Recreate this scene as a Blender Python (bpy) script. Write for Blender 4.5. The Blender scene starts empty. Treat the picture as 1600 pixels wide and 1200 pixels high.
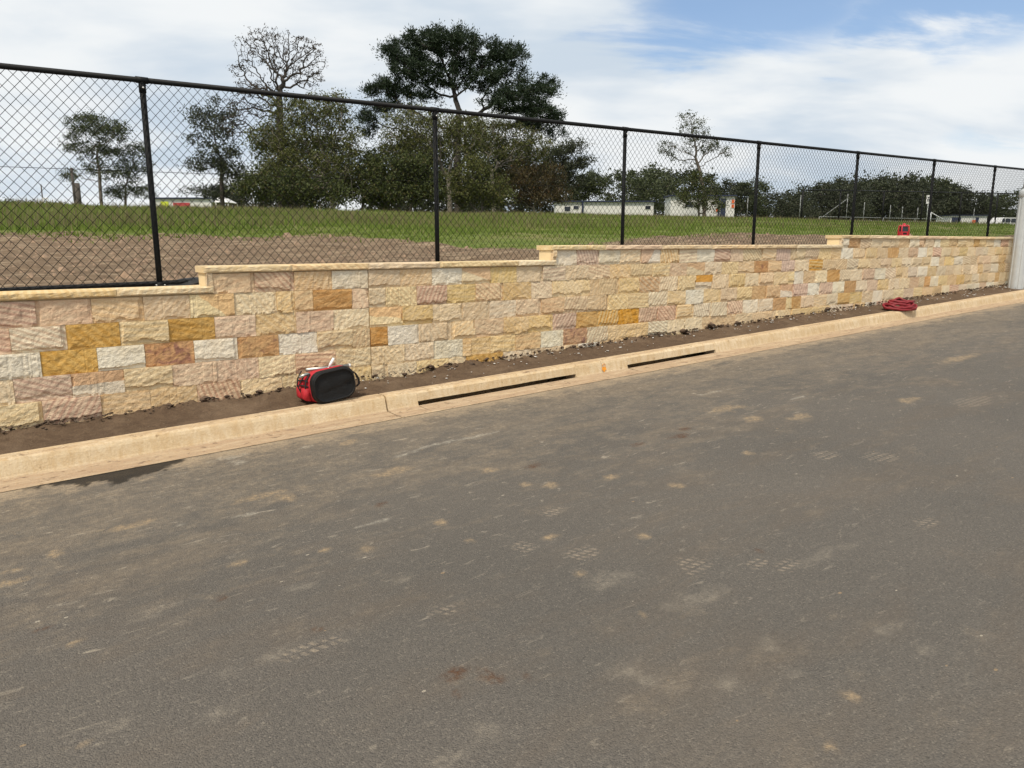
import bpy, math, random
import numpy as np
from mathutils import Vector, Matrix
R = math.radians
rng = np.random.default_rng(7)
random.seed(7)

# ------------------------------------------------------------------ camera, sky, sun, exposure
scene = bpy.context.scene
col = scene.collection
EYE = 1.70                                   # metres of the lens above the road below it
F_PX = 1150.0                                # focal length in pixels of the 1600 px wide photograph
PITCH = math.atan(220 / F_PX)
cam_d = bpy.data.cameras.new('camera')
cam = bpy.data.objects.new('camera', cam_d)
col.objects.link(cam)
cam_d.sensor_width = 36.0
cam_d.lens = F_PX / 1600 * 36.0
cam_d.clip_start = 0.05
cam_d.clip_end = 4000
cam.location = (0, 0, EYE)
cam.rotation_euler = (math.pi / 2 - PITCH, 0, 0)
scene.camera = cam

SUN_DIR = Vector((-0.30, -0.72, 1.15)).normalized()       # towards the sun: behind the camera, to the left
sun_el = math.asin(SUN_DIR.z)
sun_az = math.atan2(SUN_DIR.x, SUN_DIR.y)                  # clockwise from +Y
sd = bpy.data.lights.new('sun', 'SUN')
sd.energy = 3.05
sd.angle = R(10)
sd.color = (1.0, 0.90, 0.76)
sun = bpy.data.objects.new('sun', sd)
col.objects.link(sun)
sun.rotation_euler = SUN_DIR.to_track_quat('Z', 'Y').to_euler()

world = bpy.data.worlds.new('World')
scene.world = world
world.use_nodes = True


class NT:
    """small helper to write node trees"""
    def __init__(self, tree):
        self.t = tree

    def n(self, typ, **kw):
        nd = self.t.nodes.new(typ)
        for k, v in kw.items():
            if k.startswith('i_'):
                key = k[2:]
                key = int(key) if key.isdigit() else key.replace('_', ' ')
                self.set(nd, key, v)
            else:
                setattr(nd, k, v)
        return nd

    def set(self, nd, key, v):
        s = nd.inputs[key]
        if isinstance(v, bpy.types.NodeSocket):
            self.t.links.new(v, s)
        elif isinstance(v, bpy.types.Node):
            self.t.links.new(v.outputs[0], s)
        else:
            s.default_value = v

    def math(self, op, a, b=None, c=None, clamp=False):
        nd = self.t.nodes.new('ShaderNodeMath')
        nd.operation = op
        nd.use_clamp = clamp
        self.set(nd, 0, a)
        if b is not None:
            self.set(nd, 1, b)
        if c is not None:
            self.set(nd, 2, c)
        return nd.outputs[0]

    def vmath(self, op, a, b=None, out=0):
        nd = self.t.nodes.new('ShaderNodeVectorMath')
        nd.operation = op
        self.set(nd, 0, a)
        if b is not None:
            self.set(nd, 'Scale' if op == 'SCALE' else 1, b)
        return nd.outputs['Value' if op in ('LENGTH', 'DOT_PRODUCT', 'DISTANCE') else 'Vector']

    def mix(self, f, a, b, blend='MIX'):
        nd = self.t.nodes.new('ShaderNodeMix')
        nd.data_type = 'RGBA'
        nd.blend_type = blend
        nd.clamp_factor = True
        self.set(nd, 0, f)
        for k, v in ((6, a), (7, b)):
            if isinstance(v, tuple) and len(v) == 3:
                v = (*v, 1)
            self.set(nd, k, v)
        return nd.outputs[2]

    def noise(self, vec, scale, detail=4, rough=0.55, dist=0.0):
        nd = self.t.nodes.new('ShaderNodeTexNoise')
        if vec is not None:
            self.set(nd, 'Vector', vec)
        self.set(nd, 'Scale', scale)
        nd.inputs['Detail'].default_value = detail
        nd.inputs['Roughness'].default_value = rough
        nd.inputs['Distortion'].default_value = dist
        return nd.outputs['Fac']

    def mr(self, v, a, b, c=0.0, d=1.0, smooth=False):
        nd = self.t.nodes.new('ShaderNodeMapRange')
        if smooth:
            nd.interpolation_type = 'SMOOTHSTEP'
        for i, x in enumerate((v, a, b, c, d)):
            self.set(nd, i, x)
        return nd.outputs[0]

    def vec(self, x, y, z):
        nd = self.t.nodes.new('ShaderNodeCombineXYZ')
        for i, v in enumerate((x, y, z)):
            self.set(nd, i, v)
        return nd.outputs[0]

    def sep(self, v):
        nd = self.t.nodes.new('ShaderNodeSeparateXYZ')
        self.set(nd, 0, v)
        return nd.outputs


def build_world():
    nt = world.node_tree
    nt.nodes.clear()
    N_ = NT(nt)
    out = N_.n('ShaderNodeOutputWorld')
    bg = N_.n('ShaderNodeBackground')
    bg.inputs['Strength'].default_value = 0.10
    nt.links.new(bg.outputs[0], out.inputs[0])
    sky = N_.n('ShaderNodeTexSky', sky_type='NISHITA')
    sky.sun_disc = False
    sky.sun_elevation = sun_el
    sky.sun_rotation = sun_az
    sky.air_density = 1.0
    sky.dust_density = 0.8
    sky.ozone_density = 1.4
    tc = N_.n('ShaderNodeTexCoord')
    d = N_.vmath('NORMALIZE', tc.outputs['Generated'])
    x, y, z = N_.sep(d)
    zz = N_.math('ADD', N_.math('MAXIMUM', z, 0.0), 0.22)
    px = N_.math('DIVIDE', x, zz)
    py = N_.math('DIVIDE', y, zz)
    p = N_.vec(px, py, 0.35)
    big = N_.noise(N_.vmath('MULTIPLY', p, (0.75, 0.95, 1.0)), 0.9, 6, 0.52, 0.25)
    wis = N_.noise(N_.vmath('MULTIPLY', p, (0.9, 1.7, 1.0)), 1.8, 8, 0.58, 0.35)
    cov = N_.math('ADD', N_.math('MULTIPLY', big, 0.75), N_.math('MULTIPLY', wis, 0.35))

    def hole(px_, py_, r0, r1, amt):                      # a gap in the cloud sheet, by direction
        a, b = (px_ - 800) / F_PX, (600 - py_) / F_PX
        v = Vector((a, math.cos(PITCH) + b * math.sin(PITCH), -math.sin(PITCH) + b * math.cos(PITCH))).normalized()
        sc = N_.vmath('MULTIPLY', N_.vmath('SUBTRACT', d, tuple(v)), (1.0, 1.0, 3.0))
        sc = N_.vmath('ADD', sc, N_.vmath('SCALE', N_.vec(N_.math('SUBTRACT', wis, 0.5), N_.math('SUBTRACT', big, 0.5), N_.math('SUBTRACT', wis, 0.5)), 0.45))
        return N_.math('MULTIPLY', N_.mr(N_.vmath('LENGTH', sc), r0, r1, 1.0, 0.0, True), amt)
    gaps = N_.math('MAXIMUM', hole(1180, 0, 0.06, 0.32, 0.42), hole(1490, -20, 0.06, 0.32, 0.46))
    gaps = N_.math('MAXIMUM', gaps, hole(1570, 235, 0.02, 0.20, 0.30))
    gaps = N_.math('MAXIMUM', gaps, hole(1150, 280, 0.02, 0.30, 0.16))
    gaps = N_.math('MAXIMUM', gaps, hole(100, 270, 0.02, 0.30, 0.22))
    cov = N_.math('SUBTRACT', N_.math('ADD', cov, 0.20), gaps)
    mask = N_.mr(cov, 0.36, 0.60, 0.05, 1.0, True)
    shade = N_.noise(N_.vmath('MULTIPLY', p, (1.0, 1.5, 1.0)), 1.2, 5, 0.5, 0.2)
    ccol = N_.mix(N_.mr(shade, 0.36, 0.60, smooth=True), (4.7, 5.4, 6.15), (6.9, 7.1, 7.2))
    skyb = N_.mix(0.25, N_.vmath('SCALE', sky.outputs[0], 1.05), (2.5, 4.1, 6.9))
    low = N_.mr(z, 0.02, 0.26, 0.55, 0.0, True)
    skyc = N_.mix(low, skyb, (4.1, 5.3, 6.2))
    nt.links.new(N_.mix(mask, skyc, ccol), bg.inputs['Color'])


build_world()
scene.view_settings.view_transform = 'Standard'
scene.view_settings.look = 'None'
scene.view_settings.gamma = 1.0
scene.view_settings.use_curve_mapping = False
scene.view_settings.exposure = 0.38
scene.render.engine = 'CYCLES'
scene.render.resolution_x, scene.render.resolution_y = 1024, 768
scene.cycles.max_bounces = 6
scene.cycles.transparent_max_bounces = 8

# ------------------------------------------------------------------ the frame of the wall: s along it, t away from the road
THETA = math.atan2(2373 - 800, math.hypot(F_PX, 220))
DX, DY = math.sin(THETA), math.cos(THETA)
NX, NY = -DY, DX
ALPHA = math.atan2(DY, DX)
G = 0.027                                    # the street climbs 2.7 % along s
CP, SP = math.cos(PITCH), math.sin(PITCH)


def W(s, t, z):
    return Vector((s * DX + t * NX, s * DY + t * NY, z + EYE))


def s_of(px, t, z):
    """where along the wall (depth t, height z against the eye) a photo column lies"""
    k = (px - 800) / F_PX
    return (k * (t * NY * CP - z * SP) - t * NX) / (DX - k * DY * CP)


def on_road(px, py, H=1.70):
    a, b = (px - 800) / F_PX, (600 - py) / F_PX
    r = (a, CP + b * SP, -SP + b * CP)
    d = r[0] * DX + r[1] * DY
    k = -H / (r[2] - G * d)
    return d * k, (r[0] * NX + r[1] * NY) * k


def at_Y(px, py, Y):
    a, b = (px - 800) / F_PX, (600 - py) / F_PX
    k = Y / (CP + b * SP)
    return Vector((a * k, Y, (-SP + b * CP) * k + EYE))


# ------------------------------------------------------------------ mesh and object helpers
def smooth01(x):
    x = np.clip(x, 0, 1)
    return x * x * (3 - 2 * x)


def vnoise(x, y, seed=0):
    xi = np.floor(x).astype(np.int64)
    yi = np.floor(y).astype(np.int64)
    fx, fy = x - xi, y - yi
    fx = fx * fx * (3 - 2 * fx)
    fy = fy * fy * (3 - 2 * fy)

    def h(a, b):
        n = (a * 374761393 + b * 668265263 + seed * 1442695041) & 0x7fffffff
        n = ((n ^ (n >> 13)) * 1274126177) & 0x7fffffff
        n = n ^ (n >> 16)
        return (n & 0xffff) / 65535.0
    return (h(xi, yi) * (1 - fx) + h(xi + 1, yi) * fx) * (1 - fy) + (h(xi, yi + 1) * (1 - fx) + h(xi + 1, yi + 1) * fx) * fy


def fbm(x, y, seed=0, octv=4, gain=0.5):
    a, tot, v = 1.0, 0.0, 0.0
    for o in range(octv):
        v = v + a * (vnoise(x * 2 ** o, y * 2 ** o, seed + o * 17) - 0.5)
        tot += a
        a *= gain
    return v / tot * 2


class MB:
    """collects shapes into one mesh"""
    def __init__(self):
        self.v, self.f = [], []

    def add(self, v, f):
        o = len(self.v)
        self.v += [tuple(p) for p in v]
        self.f += [tuple(i + o for i in q) for q in f]
        return self

    def box(self, x0, x1, y0, y1, z0, z1):
        v = [(x0, y0, z0), (x1, y0, z0), (x1, y1, z0), (x0, y1, z0), (x0, y0, z1), (x1, y0, z1), (x1, y1, z1), (x0, y1, z1)]
        return self.add(v, [(0, 3, 2, 1), (4, 5, 6, 7), (0, 1, 5, 4), (1, 2, 6, 5), (2, 3, 7, 6), (3, 0, 4, 7)])

    def tube(self, pts, rad, n=8, cap=True, closed=False):
        pts = [Vector(p) for p in pts]
        m = len(pts)
        rad = [rad] * m if isinstance(rad, (int, float)) else rad
        vs, fs = [], []
        up = None
        for i, p in enumerate(pts):
            if closed:
                d = pts[(i + 1) % m] - pts[i - 1]
            else:
                d = pts[min(i + 1, m - 1)] - pts[max(i - 1, 0)]
            d.normalize()
            if up is None:
                up = d.orthogonal().normalized()
            up = (up - d * up.dot(d))
            if up.length < 1e-5:
                up = d.orthogonal()
            up.normalize()
            w = d.cross(up)
            for k in range(n):
                a = 2 * math.pi * k / n
                vs.append(p + (up * math.cos(a) + w * math.sin(a)) * rad[i])
        for i in range(m if closed else m - 1):
            j = (i + 1) % m
            for k in range(n):
                fs.append((i * n + k, i * n + (k + 1) % n, j * n + (k + 1) % n, j * n + k))
        if cap and not closed:
            fs.append(tuple(range(n - 1, -1, -1)))
            fs.append(tuple((m - 1) * n + k for k in range(n)))
        return self.add(vs, fs)

    def lathe(self, prof, n=20, c=(0, 0)):
        vs, fs = [], []
        for r, z in prof:
            for k in range(n):
                a = 2 * math.pi * k / n
                vs.append((c[0] + r * math.cos(a), c[1] + r * math.sin(a), z))
        m = len(prof)
        for i in range(m - 1):
            for k in range(n):
                fs.append((i * n + k, i * n + (k + 1) % n, (i + 1) * n + (k + 1) % n, (i + 1) * n + k))
        fs.append(tuple(range(n - 1, -1, -1)))
        fs.append(tuple((m - 1) * n + k for k in range(n)))
        return self.add(vs, fs)

    def build(self, name, mat, parent=None, smooth=False, loc=None, rz=0.0):
        me = bpy.data.meshes.new(name)
        me.from_pydata(self.v, [], self.f)
        return link(name, me, mat, parent, smooth, loc, rz)


def link(name, me, mat, parent=None, smooth=False, loc=None, rz=0.0):
    if mat is not None and not me.materials:
        me.materials.append(mat)
    if smooth:
        me.polygons.foreach_set('use_smooth', [True] * len(me.polygons))
    o = bpy.data.objects.new(name, me)
    col.objects.link(o)
    if parent is not None:
        o.parent = parent
    if loc is not None:
        o.location = loc
    o.rotation_euler = (0, 0, rz)
    return o


def np_mesh(name, verts, faces):
    """faces: (n,3) or (n,4) int array"""
    me = bpy.data.meshes.new(name)
    verts = np.ascontiguousarray(verts, dtype=np.float32)
    faces = np.ascontiguousarray(faces, dtype=np.int32)
    n, k = faces.shape
    me.vertices.add(len(verts))
    me.vertices.foreach_set('co', verts.ravel())
    me.loops.add(n * k)
    me.loops.foreach_set('vertex_index', faces.ravel())
    me.polygons.add(n)
    me.polygons.foreach_set('loop_start', np.arange(n, dtype=np.int32) * k)
    me.update(calc_edges=True)
    return me


def grid_faces(nx, ny):
    i, j = np.meshgrid(np.arange(nx - 1), np.arange(ny - 1), indexing='ij')
    a = (i * ny + j).ravel()
    return np.stack([a, a + ny, a + ny + 1, a + 1], 1)


def tag(o, label=None, cat=None, group=None, kind=None):
    for k, v in (('label', label), ('category', cat), ('group', group), ('kind', kind)):
        if v:
            o[k] = v
    return o


def empty(name, loc, rz=0.0):
    o = bpy.data.objects.new(name, None)
    o.empty_display_size = 0.2
    col.objects.link(o)
    o.location = loc
    o.rotation_euler = (0, 0, rz)
    return o


# ------------------------------------------------------------------ materials
def new_mat(name):
    m = bpy.data.materials.new(name)
    m.use_nodes = True
    nt = m.node_tree
    nt.nodes.clear()
    N_ = NT(nt)
    out = N_.n('ShaderNodeOutputMaterial')
    b = N_.n('ShaderNodeBsdfPrincipled')
    nt.links.new(b.outputs[0], out.inputs[0])
    return m, N_, b, out


def bump(N_, b, h, strength=0.5, dist=0.01):
    nd = N_.n('ShaderNodeBump', i_Strength=strength, i_Distance=dist, i_Height=h)
    N_.set(b, 'Normal', nd.outputs[0])
    return nd


def plain(name, c, rough=0.6, metal=0.0, var=0.12, scale=6.0, bumpk=0.0, spec=0.5):
    m, N_, b, _ = new_mat(name)
    tc = N_.n('ShaderNodeTexCoord')
    f = N_.noise(tc.outputs['Object'], scale, 5, 0.6)
    g = N_.noise(tc.outputs['Object'], scale * 9, 3, 0.6)
    f = N_.math('ADD', N_.math('MULTIPLY', f, 0.65), N_.math('MULTIPLY', g, 0.35))
    N_.set(b, 'Base Color', N_.mix(N_.mr(f, 0.3, 0.7), tuple(x * (1 - var) for x in c), tuple(min(1, x * (1 + var)) for x in c)))
    N_.set(b, 'Roughness', N_.mr(f, 0.3, 0.7, max(0, rough - .08), min(1, rough + .08)))
    b.inputs['Metallic'].default_value = metal
    b.inputs['Specular IOR Level'].default_value = spec
    if bumpk:
        bump(N_, b, g, bumpk, 0.01)
    return m


def stone_mat(name, base, alt, band=0.0, bscale=16.0, split=None, third=None, rand_v=0.09, contrast=(0.25, 0.75)):
    """split-face sandstone: bedding bands at an angle of their own in every stone"""
    m, N_, b, _ = new_mat(name)
    tc = N_.n('ShaderNodeTexCoord')
    oi = N_.n('ShaderNodeObjectInfo')
    rnd = oi.outputs['Random']
    off = N_.vec(N_.math('MULTIPLY', rnd, 91.7), N_.math('MULTIPLY', rnd, 37.3), N_.math('MULTIPLY', rnd, 53.9))
    ang = N_.math('MULTIPLY', N_.math('SUBTRACT', N_.math('FRACT', N_.math('MULTIPLY', rnd, 7.31)), 0.5), 2.6)
    rot = N_.n('ShaderNodeVectorRotate', rotation_type='AXIS_ANGLE')
    N_.set(rot, 'Vector', tc.outputs['Object'])
    rot.inputs['Axis'].default_value = (0.15, 1, 0.1)
    N_.set(rot, 'Angle', ang)
    pr = N_.vmath('ADD', rot.outputs[0], off)
    p = N_.vmath('ADD', tc.outputs['Object'], off)
    big = N_.noise(p, 5.0, 4, 0.55, 0.4)
    wav = N_.n('ShaderNodeTexWave', wave_type='BANDS', bands_direction='Z', wave_profile='SIN')
    N_.set(wav, 'Vector', pr)
    N_.set(wav, 'Scale', bscale)
    wav.inputs['Distortion'].default_value = 2.2
    wav.inputs['Detail'].default_value = 1.0
    wav.inputs['Detail Scale'].default_value = 0.35
    # thin uneven layers
    lay = N_.noise(N_.vmath('MULTIPLY', pr, (1.2, 1.2, 24.0)), 2.0, 3, 0.55, 0.15)
    bandf = N_.math('ADD', N_.math('MULTIPLY', wav.outputs['Fac'], 0.38), N_.math('MULTIPLY', lay, 0.80))
    bandf = N_.mr(bandf, 0.42, 0.70)
    cloudy = N_.mr(big, contrast[0] + 0.14, contrast[1] - 0.14)
    f = N_.mix(band, cloudy, bandf)
    c = N_.mix(f, base, alt)
    if third:
        c = N_.mix(N_.mr(N_.noise(pr, 7.0, 3, 0.5, 1.2), 0.52, 0.66), c, third)
    if split:
        zz = N_.sep(rot.outputs[0])[2]
        e = N_.math('ADD', zz, N_.math('MULTIPLY', N_.math('SUBTRACT', big, 0.5), 0.05))
        c = N_.mix(N_.mr(e, -0.004, 0.004), c, split)
    grain = N_.noise(p, 95.0, 4, 0.7)
    c = N_.mix(0.5, c, N_.mix(N_.mr(grain, 0.3, 0.7), (0.40, 0.38, 0.36), (0.62, 0.62, 0.62)), 'OVERLAY')
    speck = N_.noise(p, 45.0, 2, 0.5)
    c = N_.mix(N_.mr(speck, 0.68, 0.78, 0, 0.35), c, (0.30, 0.15, 0.06))
    # every stone its own tone, and an iron tint that follows the bedding
    hs = N_.n('ShaderNodeHueSaturation')
    N_.set(hs, 'Value', N_.mr(N_.math('FRACT', N_.math('MULTIPLY', rnd, 13.7)), 0, 1, 1 - rand_v, 1 + rand_v * 0.8))
    N_.set(hs, 'Saturation', N_.mr(N_.math('FRACT', N_.math('MULTIPLY', rnd, 29.1)), 0, 1, 0.8, 1.12))
    N_.set(hs, 'Hue', N_.mr(N_.math('FRACT', N_.math('MULTIPLY', rnd, 41.3)), 0, 1, 0.492, 0.506))
    N_.set(hs, 'Color', c)
    N_.set(b, 'Base Color', hs.outputs[0])
    b.inputs['Roughness'].default_value = 0.93
    b.inputs['Specular IOR Level'].default_value = 0.2
    hgt = N_.math('ADD', N_.math('MULTIPLY', N_.noise(p, 40.0, 5, 0.65, 0.3), 0.8), N_.math('MULTIPLY', N_.noise(p, 110.0, 3, 0.6), 0.45))
    bump(N_, b, hgt, 0.9, 0.012)
    return m


CREAM, CREAM2 = (0.71, 0.565, 0.360), (0.63, 0.460, 0.255)
SM = {
    'C': stone_mat('sandstone_cream', CREAM, CREAM2, 0.6, 6),
    'D': stone_mat('sandstone_pale_cream', (0.73, 0.61, 0.41), (0.665, 0.505, 0.295), 0.6, 6),
    'Y': stone_mat('sandstone_yellow', (0.65, 0.475, 0.235), (0.70, 0.55, 0.335), 0.45, 6),
    'W': stone_mat('sandstone_white', (0.74, 0.675, 0.535), (0.69, 0.60, 0.44), 0.15, 5),
    'O': stone_mat('sandstone_ochre', (0.50, 0.265, 0.065), (0.60, 0.375, 0.135), 0.45, 5),
    'Q': stone_mat('sandstone_banded_ochre', (0.57, 0.31, 0.09), (0.68, 0.50, 0.255), 0.9, 6),
    'P': stone_mat('sandstone_mauve_banded', (0.50, 0.320, 0.225), (0.68, 0.515, 0.36), 0.9, 7),
    'p': stone_mat('sandstone_light_mauve_banded', (0.55, 0.390, 0.25), (0.71, 0.575, 0.375), 0.85, 7),
    'G': stone_mat('sandstone_pale_banded', (0.60, 0.440, 0.255), (0.72, 0.58, 0.355), 0.75, 7),
    'T': stone_mat('sandstone_white_banded', (0.57, 0.42, 0.265), (0.74, 0.64, 0.44), 0.85, 7),
    'R': stone_mat('sandstone_salmon', (0.61, 0.415, 0.245), (0.69, 0.52, 0.325), 0.55, 5),
    'B': stone_mat('sandstone_brown', (0.46, 0.255, 0.125), (0.56, 0.36, 0.185), 0.4, 3, third=(0.27, 0.145, 0.10)),
    'K': stone_mat('sandstone_cream_and_salmon', (0.72, 0.60, 0.395), (0.69, 0.56, 0.345), 0.2, 5, split=(0.66, 0.455, 0.26)),
    'S': stone_mat('sandstone_mauve_and_white', (0.68, 0.60, 0.485), (0.66, 0.575, 0.465), 0.1, 5, split=(0.58, 0.395, 0.26)),
    'M': stone_mat('sandstone_ochre_and_white', (0.68, 0.60, 0.465), (0.66, 0.56, 0.42), 0.1, 5, split=(0.60, 0.34, 0.11)),
}
M_SAWN = plain('sawn_sandstone', (0.70, 0.56, 0.345), 0.9, var=0.09, scale=5, bumpk=0.15, spec=0.2)
M_GROUT = plain('cream_mortar', (0.66, 0.52, 0.325), 0.95, var=0.12, scale=9, bumpk=0.3, spec=0.15)
M_BLACK = plain('black_powder_coat', (0.006, 0.0065, 0.007), 0.6, var=0.25, scale=12, spec=0.22)
M_WIRE = plain('black_coated_wire', (0.005, 0.0055, 0.006), 0.65, var=0.2, spec=0.15)
M_GALV = plain('galvanised_steel', (0.50, 0.52, 0.52), 0.5, metal=0.25, var=0.10, scale=7)
M_GALVD = plain('weathered_galvanising', (0.26, 0.27, 0.27), 0.6, metal=0.3)
M_BOLT = plain('zinc_bolt', (0.55, 0.55, 0.54), 0.35, metal=0.9)
M_RED = plain('red_canvas', (0.42, 0.012, 0.022), 0.75, var=0.25, scale=20, bumpk=0.3)
M_BLKRUB = plain('black_rubber_base', (0.008, 0.008, 0.0085), 0.62, var=0.5, scale=9, bumpk=0.5, spec=0.3)
M_BLKWEB = plain('black_webbing', (0.012, 0.012, 0.013), 0.8, var=0.3, scale=40)
M_HOSE = plain('dark_red_hose', (0.19, 0.009, 0.015), 0.65, var=0.3, scale=18)
M_WHITEP = plain('white_plastic', (0.75, 0.75, 0.73), 0.45, var=0.05)
M_STEEL = plain('dull_steel', (0.40, 0.40, 0.38), 0.35, metal=0.85, var=0.15)
M_REDPL = plain('red_plastic', (0.40, 0.018, 0.03), 0.38, var=0.08)
M_GLASSD = plain('dark_window', (0.02, 0.024, 0.03), 0.12, var=0.2)
M_SHEET = plain('black_plastic_sheet', (0.012, 0.012, 0.012), 0.62, var=0.3, scale=9, bumpk=0.3)
M_BWHITE = plain('white_cabin_panel', (0.62, 0.62, 0.60), 0.6, var=0.06, scale=2)
M_NAVY = plain('navy_trim', (0.018, 0.026, 0.06), 0.5, var=0.15)
M_ORANGE = plain('orange_sign', (0.65, 0.12, 0.03), 0.6, var=0.1)
M_YELLOW = plain('lime_yellow_sign', (0.55, 0.62, 0.05), 0.6, var=0.1)
M_SIGNRED = plain('red_banner', (0.40, 0.04, 0.05), 0.6, var=0.1)
M_CARW = plain('white_car_paint', (0.66, 0.66, 0.66), 0.3, var=0.03)
M_TYRE = plain('tyre_rubber', (0.02, 0.02, 0.02), 0.85)
M_TIMBER = plain('weathered_timber', (0.065, 0.056, 0.048), 0.9, var=0.3, scale=5, bumpk=0.4)
M_CHIP = plain('white_mortar_chips', (0.66, 0.64, 0.60), 0.9, var=0.15, scale=14)
M_CLOD = plain('damp_soil_clods', (0.105, 0.070, 0.046), 0.95, var=0.4, scale=12, bumpk=0.6)
M_PAINT = plain('orange_spray_paint', (0.72, 0.28, 0.02), 0.7, var=0.2, scale=30)
M_SIGNW = plain('white_sign', (0.70, 0.70, 0.70), 0.5, var=0.05)


def road_mat():
    m, N_, b, _ = new_mat('dusty_asphalt')
    tc = N_.n('ShaderNodeTexCoord')
    p = tc.outputs['Object']                               # x = s, y = t
    s_, t_, _z = N_.sep(p)
    flat = N_.vec(s_, t_, 0.0)
    n_big = N_.noise(flat, 0.55, 5, 0.6, 0.3)
    n_str = N_.noise(N_.vmath('MULTIPLY', flat, (0.45, 1.3, 1)), 1.5, 7, 0.66, 0.3)
    n_mid = N_.noise(N_.vmath('MULTIPLY', flat, (0.75, 1.2, 1)), 4.8, 7, 0.70, 0.25)
    n_fin = N_.noise(flat, 38.0, 4, 0.7)
    vor = N_.n('ShaderNodeTexVoronoi', feature='F1')
    N_.set(vor, 'Vector', flat)
    N_.set(vor, 'Scale', 165.0)
    vc = N_.sep(vor.outputs['Color'])
    c = N_.mix(N_.mr(n_big, 0.35, 0.65), (0.100, 0.091, 0.080), (0.120, 0.107, 0.092))
    # aggregate: every stone its own grey
    c = N_.mix(0.85, c, N_.mix(vc[0], (0.39, 0.39, 0.39), (0.61, 0.60, 0.58)), 'OVERLAY')
    c = N_.mix(N_.mr(vc[1], 0.92, 0.98, 0, 0.4), c, (0.26, 0.23, 0.185))
    c = N_.mix(N_.mr(N_.noise(flat, 65.0, 2, 0.5), 0.62, 0.72, 0, 0.5), c, (0.028, 0.025, 0.022))
    # brown film carried by wheels, and pale dust that thickens towards the gutter
    film = N_.math('MULTIPLY', N_.mr(n_str, 0.48, 0.68), 0.38)
    c = N_.mix(film, c, (0.128, 0.098, 0.070))
    edge = N_.mr(t_, 3.0, 5.9, 0.0, 0.22)
    dust = N_.mr(N_.math('ADD', N_.math('ADD', N_.math('MULTIPLY', n_mid, 0.62), N_.math('MULTIPLY', n_str, 0.38)), edge), 0.55, 0.78, 0, 0.9)
    dust = N_.math('MULTIPLY', dust, N_.math('MULTIPLY', N_.mr(n_fin, 0.34, 0.62, 0.2, 1.0), N_.mr(N_.noise(flat, 17.0, 4, 0.7), 0.36, 0.60, 0.3, 1.0)))
    c = N_.mix(dust, c, (0.30, 0.24, 0.168))
    scuff = N_.noise(N_.vmath('MULTIPLY', flat, (0.8, 2.6, 1)), 9.0, 5, 0.7, 0.8)
    c = N_.mix(N_.math('MULTIPLY', N_.mr(scuff, 0.60, 0.72, 0, 0.8), N_.mr(t_, 1.0, 5.5, 0.25, 1.0)), c, (0.40, 0.345, 0.265))
    marks = {k: N_.n('ShaderNodeAttribute', attribute_name=k).outputs['Fac'] for k in ('tan', 'brown', 'pale', 'white', 'tread', 'wet')}
    brk = N_.math('MULTIPLY', N_.mr(n_fin, 0.36, 0.60, 0.15, 1.0), N_.mr(N_.noise(flat, 14.0, 4, 0.7), 0.35, 0.6, 0.35, 1.0))
    q = N_.sep(N_.vmath('ADD', flat, N_.vmath('SCALE', N_.vec(n_mid, n_big, 0.0), 0.05)))
    bars = N_.math('MULTIPLY', N_.mr(N_.math('SINE', N_.math('MULTIPLY', N_.math('ADD', q[0], N_.math('MULTIPLY', q[1], 0.5)), 150)), -0.5, 0.2),
                   N_.mr(N_.math('SINE', N_.math('MULTIPLY', q[1], 120)), -0.72, -0.3))
    for k, colr, amt in (('tan', (0.34, 0.25, 0.15), 0.95), ('brown', (0.085, 0.036, 0.014), 1.0), ('pale', (0.33, 0.285, 0.22), 0.5), ('white', (0.46, 0.42, 0.34), 0.75)):
        c = N_.mix(N_.math('MULTIPLY', N_.math('MULTIPLY', marks[k], amt), brk), c, colr)
    c = N_.mix(N_.math('MULTIPLY', N_.math('MULTIPLY', marks['tread'], 0.75), N_.math('MULTIPLY', bars, brk)), c, (0.34, 0.275, 0.20))
    dots = N_.n('ShaderNodeTexVoronoi', feature='F1', i_Vector=N_.vmath('MULTIPLY', flat, (0.8, 1.3, 1)), i_Scale=11.0)
    dc = N_.sep(dots.outputs['Color'])
    dm = N_.math('MULTIPLY', N_.math('LESS_THAN', dots.outputs['Distance'], N_.math('MULTIPLY', N_.math('POWER', dc[0], 4.0), 0.11)), N_.math('GREATER_THAN', dc[1], 0.25))
    c = N_.mix(N_.math('MULTIPLY', dm, 0.7), c, N_.mix(dc[2], (0.42, 0.37, 0.29), (0.30, 0.21, 0.12)))
    rim = N_.mr(N_.math('ADD', t_, N_.math('MULTIPLY', N_.math('SUBTRACT', n_mid, 0.5), 0.9)), 5.72, 6.05, 0, 0.85)
    c = N_.mix(N_.math('MULTIPLY', rim, N_.mr(n_fin, 0.3, 0.6, 0.4, 1.0)), c, (0.40, 0.31, 0.205))
    wet = marks['wet']
    c = N_.mix(N_.math('MULTIPLY', wet, 0.92), c, (0.010, 0.009, 0.008))
    N_.set(b, 'Base Color', c)
    N_.set(b, 'Roughness', N_.mix(wet, N_.mr(n_fin, 0.2, 0.8, 0.78, 0.98), (0.6, 0.6, 0.6)))
    b.inputs['Specular IOR Level'].default_value = 0.28
    h = N_.math('ADD', N_.math('MULTIPLY', vor.outputs['Distance'], -0.9), N_.math('MULTIPLY', n_fin, 0.5))
    bump(N_, b, h, 0.8, 0.008)
    return m


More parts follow.
